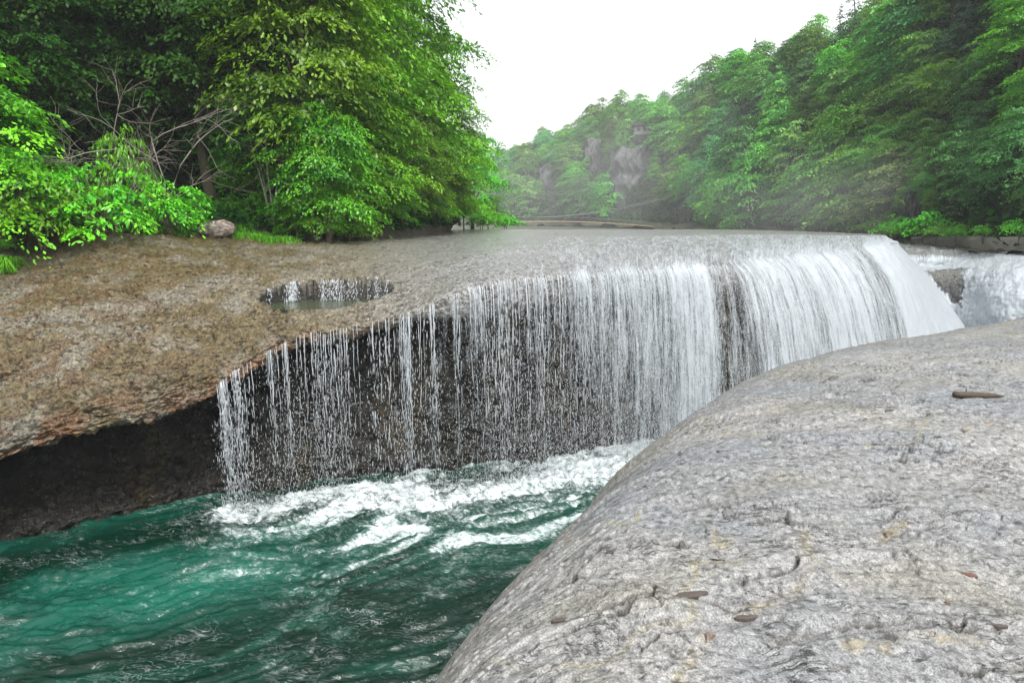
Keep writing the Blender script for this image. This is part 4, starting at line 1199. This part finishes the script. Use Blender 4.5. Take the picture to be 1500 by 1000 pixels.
# ------------------------------------------------------------------ grey cliffs breaking through the forest
t = NT('cliff_stone'); co = t.coord('Object')
cs = t.mapping(co, (1, 1, 0.3))
cn = t.noise(cs, 0.9, 6, 0.65, 0.6)
cc = t.ramp(cn, [(0.28, (0.025, 0.027, 0.026)), (0.5, (0.085, 0.088, 0.085)), (0.72, (0.18, 0.18, 0.172))])
M_CLIFF = t.finish(t.principled(cc, 0.85, t.bump(cn, 1.0, 0.5)))
def hill_at(px, py):
    k = np.argmin((RPX - px) ** 2 + (RPY - py) ** 2 + np.where(np.arange(60)[None] > 50, 1e6, 0))
    return RH.reshape(-1, 3)[k]
def cliff(px, py, wpx, hpx, label, seed, bulge=3.0):
    c = hill_at(px, py); dist = c[1]
    toward = np.array([-c[0], -c[1], 0]); toward /= np.linalg.norm(toward)
    right = np.array([-toward[1], toward[0], 0])
    w_, h_ = wpx * dist / 1000, hpx * dist / 1000
    a, b = np.meshgrid(np.linspace(-1, 1, 44), np.linspace(-1, 1, 50), indexing='ij')
    C = c[None, None] + right * (a * w_ / 2)[..., None] + np.array([0, 0, 1.0]) * (b * h_ / 2)[..., None]
    col = perlin2(a * 4 + seed, b * 0.8 + seed) + 0.5 * perlin2(a * 9 + seed, b * 2.5)
    d = (1 - np.abs(a) ** 3) * (1 - np.clip(b, 0, 1) ** 4) * bulge + col * 0.9 + 0.5 * np.abs(perlin2(a * 14 + seed, b * 1.2)) + 0.5 * np.floor(2.5 * perlin2(a * 1.5, b * 3 + seed)) / 2.5 + 1.2
    lean_b = -(b * h_ / 2) * 0.25
    rim = (np.abs(a) ** 3 + np.abs(b) ** 3) ** (1 / 3) + 0.10 * perlin2(a * 2.5 + seed, b * 2.5 + 9)
    C = C + toward * (d + lean_b - 7 * sstep(0.84, 1.05, rim))[..., None]
    C[..., 0] += perlin2(a * 2 + 3, b * 3 + seed) * w_ * 0.08
    N = grid_normals(C); f = 1 if (N @ toward).mean() > 0 else -1
    put('cliff', mesh_np('cliff', C, grid_faces(44, 50)[:, ::f], True), M_CLIFF, label=label, kind='structure')
cliff(806, 268, 36, 66, 'narrow pale cliff among trees on the far gorge side', 3)
cliff(874, 238, 32, 76, 'slim grey cliff left of the broad one', 9)
cliff(930, 264, 76, 100, 'broad grey cliff below the hut', 17, 4.0)
cliff(1343, 305, 36, 84, 'pale cliff at the water side foot of the right hillside', 23, 1.5)

for cx, cy, w_, h_, which in ((806, 272, 34, 62, 'narrow pale cliff'), (874, 240, 30, 72, 'slim grey cliff'), (928, 262, 66, 96, 'broad grey cliff below the hut'), (1343, 305, 36, 84, 'cliff at the foot of the right hillside')):
    gg = np.random.default_rng(int(cx))
    for k in range(7):
        an = math.pi * (k / 6.0) if k < 7 else 0
        ex_, ey_ = cx - w_ * 0.5 * math.cos(an), cy - h_ * 0.46 * math.sin(an) + gg.normal(0, 4)
        b_h = hill_at(ex_, ey_); tow = np.array([-b_h[0], -b_h[1], 0]) / np.linalg.norm(b_h[:2])
        plant_tree(PF[k % 3], b_h + tow * gg.uniform(3.5, 6.0) - np.array([0, 0, 0.8]), gg.uniform(0.26, 0.42) * (0.55 if cx > 1200 else 1.0), gg.uniform(0, 6), 'bush', 'leafy bush clinging to the rim of the ' + which, 'bush', 'bushes on the rim of the ' + which)

# ------------------------------------------------------------------ hut above the cliff
hc = hill_at(944, 205); hd = hc[1]
tw = np.array([-hc[0], -hc[1], 0]); tw /= np.linalg.norm(tw)
hut = put('hut', None, None, label='small hut with dark roof and white wall above the broad cliff', cat='hut')
hut.location = hc + tw * 6.5 + np.array([0, 0, 0.9])
hut.scale = (0.85, 0.85, 0.85)
hut.rotation_euler = (0, 0, math.atan2(tw[1], tw[0]) + math.pi / 2)
M_WHITE = mat_plain('white_plaster', (0.33, 0.32, 0.29), 0.8, 0.1, 2, 0.1)
M_ROOF = mat_plain('dark_roof', (0.022, 0.018, 0.018), 0.8, 0.3, 1.5, 0.3)
M_GLASS = mat_plain('dark_pane', (0.02, 0.025, 0.03), 0.1, 0.2, 1, 0.0)
for nm, c_, sz in (('wall', (0, 1.6, 1.3), (5.2, 0.15, 2.6)), ('wall', (0, -1.6, 1.3), (5.2, 0.15, 2.6)), ('wall', (-2.68, 0, 1.3), (0.15, 3.35, 2.6)), ('wall', (2.68, 0, 1.3), (0.15, 3.35, 2.6)), ('base', (0, 0, -1.2), (5.0, 3.2, 2.4))):
    mb = MB(); mb.box(c_, sz); put(nm, mb.mesh(nm), M_WHITE if nm == 'wall' else M_CLIFF, hut)
mb = MB()
V = np.array([[-3.6, -2.6, 2.5], [3.6, -2.6, 2.5], [3.6, 2.6, 2.5], [-3.6, 2.6, 2.5], [-2.2, 0, 4.2], [2.2, 0, 4.2], [-3.6, -2.6, 2.35], [3.6, -2.6, 2.35], [3.6, 2.6, 2.35], [-3.6, 2.6, 2.35]], float)
mb.add(V, [[0, 1, 5, 4], [2, 3, 4, 5], [1, 2, 5], [3, 0, 4], [6, 7, 1, 0], [7, 8, 2, 1], [8, 9, 3, 2], [9, 6, 0, 3], [9, 8, 7, 6]])
put('roof', mb.mesh('roof'), M_ROOF, hut)
for xw in (-1.6, 0.2, 1.7):
    mb = MB(); mb.box((xw, -1.69, 1.45), (0.9, 0.06, 1.0)); put('window', mb.mesh('window'), M_GLASS, hut)

# ------------------------------------------------------------------ footbridge
M_DECK = mat_plain('bridge_timber', (0.40, 0.30, 0.22), 0.8, 0.2, 2, 0.2)
M_CABLE = mat_plain('bridge_cable', (0.17, 0.18, 0.175), 0.5, 0.1, 2, 0.1)
La, Rb = W(722, 325, 104), W(946, 330.5, 118)
br = put('suspension_bridge', None, None, label='slender suspension footbridge with timber deck across the river', cat='bridge')
br.location = (La + Rb) / 2
mid_b = (La + Rb) / 2
ax_b = Rb - La; Lb = np.linalg.norm(ax_b[:2]); axd = np.array([ax_b[0], ax_b[1], 0]) / Lb
sdb = np.array([-axd[1], axd[0], 0])
def bpt(u, side, dz):
    base = La * (1 - u) + Rb * u - mid_b
    return base + np.array([0, 0, 0.42 * math.sin(math.pi * u) + dz]) + sdb * side
us_ = np.linspace(-0.03, 1.03, 26)
for k in range(25):
    a0, a1 = us_[k], us_[k + 1] - 0.003
    mb = MB()
    V = [bpt(a0, -0.8, 0), bpt(a0, 0.8, 0), bpt(a1, 0.8, 0), bpt(a1, -0.8, 0), bpt(a0, -0.8, -0.15), bpt(a0, 0.8, -0.15), bpt(a1, 0.8, -0.15), bpt(a1, -0.8, -0.15)]
    mb.add(V, [[0, 1, 2, 3], [7, 6, 5, 4], [0, 4, 5, 1], [1, 5, 6, 2], [2, 6, 7, 3], [3, 7, 4, 0]])
    put('deck_panel', mb.mesh('deck_panel'), M_DECK, br)
def cab_z(u):
    return 0.75 + 4.1 * np.clip(u - 0.15, 0, None) ** 2 / 0.95 + 0.2 * max(0, 0.15 - u)
for sd_ in (-0.85, 0.85):
    mb = MB(); mb.tube([bpt(u, sd_, cab_z(u) - 0.42 * math.sin(math.pi * max(0, min(u, 1))) * 0.8) for u in np.linspace(-0.04, 1.12, 30)], 0.045, 6)
    put('cable', mb.mesh('cable', True), M_CABLE, br)
    mb = MB(); mb.tube([bpt(u, sd_, 0.55) for u in np.linspace(-0.03, 1.03, 20)], 0.035, 5)
    put('handrail', mb.mesh('handrail', True), M_CABLE, br)
    for u in np.linspace(0.02, 0.98, 22):
        mb = MB(); mb.tube([bpt(u, sd_, -0.05), bpt(u, sd_, cab_z(u) - 0.42 * math.sin(math.pi * u) * 0.8)], 0.011, 4)
        put('hanger', mb.mesh('hanger'), M_CABLE, br)

# ------------------------------------------------------------------ path along the right bank
t_path = mat_plain('path_stone', (0.24, 0.225, 0.19), 0.85, 0.25, 1.5, 0.4)
pc = []
for px, py, d in ((1335, 347.5, 62), (1380, 346.5, 57), (1430, 345.5, 52), (1500, 345, 47), (1600, 344.5, 42), (1720, 344, 37)):
    f_ = W(px, py + 2.5, d); b_p = W(px, py, d + 2.0); b_p[2] = f_[2] + 0.12
    lo = f_.copy(); lo[2] -= 0.18
    lo2 = lo.copy(); lo2[1] -= 1.6; lo2[2] -= 0.7
    pc.append([lo2, lo, f_, b_p, b_p + np.array([0.3, 1.0, -0.6])])
K = np.array(pc); A_ = catmull(K, np.linspace(0, 5, 90))
H = A_ + 0.05 * fbm3(A_, 1.2, 3)[..., None]
N = grid_normals(H); f_ = 1 if N[..., 2].mean() > 0 else -1
put('footpath', mesh_np('footpath', H, grid_faces(90, 5)[:, ::f_], True), t_path, label='pale stone footpath ledge along the right bank', kind='structure')

# ------------------------------------------------------------------ bushes by the right bank and under the left wood
bl = [(1325, 62, 1.3), (1352, 59, 1.8), (1372, 56, 1.0), (1400, 54, 0.9), (1440, 51, 0.8), (1492, 46, 1.0), (1310, 66, 1.6), (1290, 70, 2.0)]
for px, d, sc_ in bl:
    P = W(px, 348, d)
    plant_tree(PB, (P[0], P[1], P[2] - 0.15), sc_, px * 0.7, 'bush', 'small green bush on the right bank in front of the hillside', 'bush', 'bushes along the right bank')
bl2 = [(262, 33, 0.9), (300, 34, 1.0), (345, 34, 0.9), (375, 34, 1.0), (408, 33.5, 0.9), (440, 34, 1.0), (480, 34, 1.2), (530, 36, 1.3), (590, 43, 1.5), (640, 50, 1.6), (680, 58, 1.6), (705, 64, 1.6), (740, 78, 1.6)]
for px, d, sc_ in bl2:
    plant_tree(PB, at_left(px, d), sc_, px * 0.7, 'bush', 'leafy green bush at the foot of the left wood', 'bush', 'bushes at the foot of the left wood')

# ------------------------------------------------------------------ grass
def grass_mesh(name, roots, blades, h, spread, seed, droop=0.5):
    g = np.random.default_rng(seed)
    n = len(roots) * blades
    R_ = np.repeat(np.asarray(roots, float), blades, 0) + np.stack([g.normal(0, spread, n), g.normal(0, spread, n), np.zeros(n)], 1)
    th_ = g.uniform(0, 2 * math.pi, n); hh = h * g.uniform(0.5, 1.2, n); w_ = 0.012 + 0.008 * g.random(n)
    o = np.stack([np.cos(th_), np.sin(th_), np.zeros(n)], 1); sd_ = np.stack([-np.sin(th_), np.cos(th_), np.zeros(n)], 1)
    dr = droop * g.uniform(0.4, 1.3, n)
    up = np.array([[0, 0, 1.0]])
    m = R_ + up * (hh * 0.6)[:, None] + o * (hh * 0.25 * dr)[:, None]
    e = R_ + up * (hh * (1.0 - 0.75 * dr))[:, None] + o * (hh * 0.85 * dr)[:, None]
    V = np.stack([R_ - sd_ * w_[:, None], R_ + sd_ * w_[:, None], m + sd_ * w_[:, None] * 0.8, m - sd_ * w_[:, None] * 0.8, e], 1)
    b0 = (np.arange(n) * 5)[:, None]
    F = np.concatenate([b0 + np.array([[0, 1, 2, 3]]), b0 + np.array([[3, 2, 4, 4]])])
    me = bpy.data.meshes.new(name)
    tris = np.concatenate([b0 + np.array([[0, 1, 2]]), b0 + np.array([[0, 2, 3]]), b0 + np.array([[3, 2, 4]])])
    return mesh_np(name, V, tris, False, {'rnd': np.repeat(g.random(n), 5)})
g = np.random.default_rng(90)
roots = []
for px, py, sx_, sy_, n in ((385, 334, 26, 3.5, 70), (410, 338, 14, 2.0, 26), (230, 336, 34, 4.0, 60), (275, 331, 14, 2.0, 20), (352, 329, 14, 3.0, 30)):
    for k in range(n):
        X_, Y_, Z_ = at_left(px + g.normal(0, sx_ * 0.6), 31.0 - (py - 333) * 0.22 + g.normal(0, 0.5)); roots.append(np.array([X_, Y_, Z_ + 0.06]))
put('grass', grass_mesh('grass', roots, 45, 0.34, 0.16, 91), M_GRASS, label='bright green grass growing round the boulder', kind='stuff')
tuft = plat_z(6, 398)
put('grass_clump', grass_mesh('grass_clump', [tuft + np.array([-0.15, 0.1, 0.05]), tuft, tuft + np.array([0.12, 0, -0.02]), tuft + np.array([-0.35, 0.05, 0])], 130, 0.75, 0.12, 92, 1.15), M_GRASS,
    label='clump of long drooping grass on the edge of the brown rock', cat='grass clump')
P = plat_z(8, 366)
plant_tree(PB, (P[0], P[1], P[2] - 0.1), 0.42, 1.0, 'bush', 'small leafy plant above the drooping grass clump', 'bush')

# ------------------------------------------------------------------ boulder
def boulder(name, loc, size, seed, mat, label, cat='boulder', rz=0.0, group=None, lat=26, lon=36):
    u = np.linspace(0, math.pi, lat); v = np.linspace(0, 2 * math.pi, lon, endpoint=False)
    D_ = np.stack([np.sin(u)[:, None] * np.cos(v)[None], np.sin(u)[:, None] * np.sin(v)[None], np.repeat(np.cos(u)[:, None], lon, 1)], -1)
    g = np.random.default_rng(seed); rr_ = np.ones(D_.shape[:2])
    for k in range(9):      # facets
        nrm_ = g.normal(size=3); nrm_ /= np.linalg.norm(nrm_)
        rr_ = np.minimum(rr_, g.uniform(0.72, 0.95) / np.maximum(D_ @ nrm_, 1e-3))
    P_ = D_ * (rr_ + 0.07 * fbm3(D_ + seed, 2.5, 4))[..., None] * np.asarray(size) / 2
    i = np.arange(lat * lon).reshape(lat, lon); j = np.roll(i, -1, 1)
    F = np.stack([i[:-1], i[1:], j[1:], j[:-1]], -1).reshape(-1, 4)
    o = put(name, mesh_np(name, P_, F, True), mat, label=label, cat=cat, group=group)
    o.location = loc; o.rotation_euler = (0, 0, rz)
    return o
t = NT('boulder_stone'); co = t.coord()
bn_ = t.noise(co, 5, 6, 0.65, 0.5)
M_BOULDER = t.finish(t.principled(t.ramp(bn_, [(0.32, (0.035, 0.025, 0.018)), (0.48, (0.16, 0.12, 0.095)), (0.62, (0.36, 0.32, 0.29))]), 0.8, t.bump(bn_, 0.9, 0.08)))
bp = np.array(at_left(316, 30.6))
boulder('boulder', bp + np.array([0, 0, 0.38]), (1.75, 1.1, 0.9), 4, M_BOULDER, 'speckled pale and brown boulder lying in the grass')

# ------------------------------------------------------------------ dead branches
M_DEAD = mat_plain('dead_wood', (0.24, 0.21, 0.18), 0.85, 0.25, 20, 0.4)
def dead_shrub(px, py, depth, top, label, seed, n_stem=3, lean=0.0):
    P = W(px, py, depth)
    root_z = ground_left(P[0], P[1])
    e = put('dead_shrub', None, None, label=label, cat='dead shrub')
    e.location = (P[0], P[1], root_z)
    g = np.random.default_rng(seed)
    def grow(mb, p, d, L, r_, lvl):
        n = 5; pts = [p]
        for k in range(n):
            d = d + g.normal(0, 0.16, 3) + np.array([0, 0, 0.02]); d = d / np.linalg.norm(d)
            pts.append(pts[-1] + d * L / n)
        mb.tube(pts, np.linspace(r_, r_ * 0.45, n + 1), 5)
        if lvl > 0:
            for k in range(g.integers(3, 6)):
                q = pts[g.integers(2, n + 1)]
                nd = d + g.normal(0, 0.65, 3); nd /= np.linalg.norm(nd)
                grow(mb, q, nd, L * g.uniform(0.45, 0.75), r_ * 0.5, lvl - 1)
    H_ = top - root_z
    for k in range(n_stem):
        mb = MB()
        d = np.array([g.normal(lean, 0.35), g.normal(-0.1, 0.2), 1.0]); d /= np.linalg.norm(d)
        grow(mb, np.array([g.normal(0, 0.08), g.normal(0, 0.08), -0.1]), d, H_ * 0.62, 0.045, 3)
        put('stem', mb.mesh('stem', True), M_DEAD, e)
dead_shrub(232, 300, 29.0, W(238, 110, 29.0)[2], 'bare grey dead shrub with twisted branches in the dark wood', 5, 3, -0.15)
dead_shrub(165, 300, 28.0, W(165, 185, 28.0)[2], 'smaller bare shrub leaning behind the saplings', 8, 3, 0.1)

# ------------------------------------------------------------------ driftwood and litter on the near bank
M_STICK = mat_plain('wet_driftwood', (0.055, 0.038, 0.022), 0.6, 0.5, 30, 0.5)
M_CHIP = mat_plain('brown_chip', (0.070, 0.055, 0.046), 0.7, 0.3, 40, 0.3)
M_RED = mat_plain('red_leaf', (0.115, 0.055, 0.035), 0.7, 0.3, 60, 0.3)
M_GLEAF = mat_plain('green_leaf', (0.16, 0.30, 0.05), 0.6, 0.2, 60, 0.2)
def stick(p0, p1, r0, label, seed, mat=M_STICK, knob=True):
    a, b = bank_z(*p0) + np.array([0, 0, r0 * 0.8]), bank_z(*p1) + np.array([0, 0, r0 * 0.5])
    g = np.random.default_rng(seed); n = 9; tt = np.linspace(0, 1, n)[:, None]
    path = a * (1 - tt) + b * tt; path[1:-1] += g.normal(0, r0 * 0.25, (n - 2, 3)) * np.array([1, 1, 0.4])
    rad = r0 * np.array([0.75, 1.0, 1.05, 0.95, 1.0, 0.9, 0.85, 0.45, 0.2]) if knob else np.linspace(r0, r0 * 0.4, n)
    e = put('driftwood', None, None, label=label, cat='driftwood'); e.location = a
    mb = MB(); mb.tube(path - a, rad, 9); put('branch', mb.mesh('branch', True), mat, e)
    if knob:
        mb = MB(); q = path[2] - a; mb.tube([q, q + np.array([0.02, 0.03, r0 * 1.7])], [r0 * 0.3, r0 * 0.15], 6); put('twig_stub', mb.mesh('twig_stub', True), mat, e)
stick((1396, 581), (1470, 583), 0.028, 'dark wet stick of driftwood lying on the pale bank', 3)
stick((1410, 633), (1456, 622), 0.016, 'forked grey twig lying below the dark driftwood stick', 4, M_DEAD)
stick((1040, 820), (1062, 822), 0.005, 'short thin twig on the bluish patch of rock', 6, M_STICK, False)
def flake(px, py, w_, d_, h_, mat, name, label, cat, seed, rz=0.2, group=None):
    p = bank_z(px, py); w_, d_, h_ = w_ * 0.8, d_ * 0.75, h_ * 0.45
    n = 14; th_ = np.linspace(0, 2 * math.pi, n, endpoint=False); g = np.random.default_rng(seed)
    rr_ = 1 + g.normal(0, 0.16, n)
    ring = np.stack([np.cos(th_) * w_ / 2 * rr_, np.sin(th_) * d_ / 2 * rr_, np.zeros(n)], 1)
    top_ = ring * 0.8 + np.array([0, 0, h_]) + np.stack([np.zeros(n), np.zeros(n), g.normal(0, h_ * 0.2, n)], 1)
    low_ = ring - np.array([0, 0, 0.012])
    V = np.vstack([low_, ring + np.array([0, 0, h_ * 0.5]), top_, [[0, 0, h_ * 1.1]]])
    F = []
    for q in range(2):
        for k in range(n):
            F.append([q * n + k, q * n + (k + 1) % n, (q + 1) * n + (k + 1) % n, (q + 1) * n + k])
    F += [[2 * n + k, 2 * n + (k + 1) % n, 3 * n] for k in range(n)]
    mb = MB(); mb.add(V, F)
    o = put(name, mb.mesh(name), mat, label=label, cat=cat, group=group)
    o.location = p + np.array([0, 0, 0.002]); o.rotation_euler = (0, 0, rz)
flake(1012, 871, 0.17, 0.055, 0.008, M_CHIP, 'stone_chip', 'flat brown stone chip lying in a crack', 'stone', 1)
flake(1093, 905, 0.11, 0.035, 0.008, M_CHIP, 'stone_chip', 'flat dark chip wedged beside the pale yellow vein', 'stone', 2, 0.1)
flake(1038, 931, 0.045, 0.04, 0.024, M_BOULDER, 'pebble', 'round grey pebble at the end of the rusty vein', 'pebble', 3)
flake(1418, 842, 0.09, 0.035, 0.010, M_RED, 'stone_chip', 'reddish broken chip with dark edge', 'stone', 4, -0.5)
flake(1388, 884, 0.026, 0.024, 0.012, M_RED, 'pebble', 'small rust red pebble below the reddish chip', 'pebble', 5)
flake(1222, 922, 0.032, 0.016, 0.006, M_RED, 'fallen_leaf', 'tiny orange leaf scrap by the dark crack', 'leaf', 6, 0.7)
flake(1463, 919, 0.075, 0.026, 0.010, M_CHIP, 'stone_chip', 'dark chip at the end of the long crack', 'stone', 7, -0.2)
flake(1300, 781, 0.05, 0.03, 0.018, M_BOULDER, 'pebble', 'pale broken pebble above the yellow stain', 'pebble', 8)
flake(1053, 662, 0.03, 0.03, 0.012, M_STICK, 'pebble', 'single dark pebble high on the smooth bank', 'pebble', 9)
flake(1305, 601, 0.12, 0.03, 0.008, M_CHIP, 'stone_chip', 'thin olive chip on the pale bank left of the driftwood', 'stone', 10)
flake(1372, 640, 0.08, 0.03, 0.008, M_CHIP, 'stone_chip', 'small dark chip below the forked twig', 'stone', 11)
flake(820, 908, 0.10, 0.03, 0.006, M_CHIP, 'stone_chip', 'brown chip on the steep shoulder above the pool', 'stone', 12, 0.1)
# green leaves fallen on the brown rock
g = np.random.default_rng(33)
for k, (px, py) in enumerate(((76, 437), (70, 487), (280, 415), (70, 361), (290, 460), (32, 515))):
    p = plat_z(px, py)
    V = leaf_quads(np.zeros((1, 3)), np.array([0.13]), np.array([0.06]), g.normal(0, 1, (1, 3)) * np.array([[1, 1, 0.1]]), np.array([[0, -0.3, 1.0]]))[0]
    V = np.vstack([V, V - np.array([0, 0, 0.004])])
    mb = MB(); mb.add(V, [[0, 1, 2, 3], [7, 6, 5, 4], [0, 4, 5, 1], [1, 5, 6, 2], [2, 6, 7, 3], [3, 7, 4, 0]])
    o = put('fallen_leaf', mb.mesh('fallen_leaf'), M_GLEAF, label='small yellow green leaf fallen on the brown rock', cat='leaf', group='leaves fallen on the brown rock')
    o.location = p + np.array([0, -0.03, 0.05])

# ------------------------------------------------------------------ haze of the gorge and spray over the falls
t = NT('haze_air')
pv_ = t.node('VolumePrincipled')
pv_.inputs['Color'].default_value = (0.93, 0.97, 1.0, 1)
pv_.inputs['Density'].default_value = 0.00048
pv_.inputs['Anisotropy'].default_value = 0.0
t.l.new(pv_.outputs[0], t.out.inputs['Volume'])
mb = MB(); mb.box((0, 190, 22.0), (520, 460, 62)); hz = put('haze', mb.mesh('haze'), t.m, label='pale damp haze filling the gorge', kind='stuff')

def mist(c, rad, dens, label):
    t = NT('spray_mist')
    v_ = t.node('VolumePrincipled'); v_.inputs['Color'].default_value = (0.97, 0.99, 1.0, 1)
    co = t.coord('Object')
    ln = t.node('VectorMath', operation='LENGTH'); t.l.new(t.mapping(co, tuple(1.0 / q for q in rad)), ln.inputs[0])
    fall = t.math('POWER', t.math('SUBTRACT', 1.0, ln.outputs['Value'], clamp=True), 1.5)
    nz = t.ramp(t.noise(co, 2.2 / max(rad), 3, 0.55), [(0.35, 0.1), (0.65, 1.0)])
    t.set(v_.inputs['Density'], t.math('MULTIPLY', t.math('MULTIPLY', fall, nz), dens))
    t.l.new(v_.outputs[0], t.out.inputs['Volume'])
    u = np.linspace(0, math.pi, 17); v = np.linspace(0, 2 * math.pi, 24, endpoint=False)
    D_ = np.stack([np.sin(u)[:, None] * np.cos(v)[None], np.sin(u)[:, None] * np.sin(v)[None], np.repeat(np.cos(u)[:, None], 24, 1)], -1)
    i = np.arange(17 * 24).reshape(17, 24); j = np.roll(i, -1, 1)
    o = put('mist', mesh_np('mist', D_ * np.asarray(rad), np.stack([i[:-1], i[1:], j[1:], j[:-1]], -1).reshape(-1, 4), True), t.m, label=label, kind='stuff')
    o.location = c
mist(W(1000, 640, 22.6), (4.0, 2.2, 1.7), 0.5, 'spray mist rising from the foot of the falls')
mist(W(1180, 292, 66), (20, 8, 7), 0.045, 'thin spray mist drifting over the plateau before the hillside')
mist(W(880, 262, 150), (75, 42, 26), 0.011, 'pale haze hanging before the far gorge side')
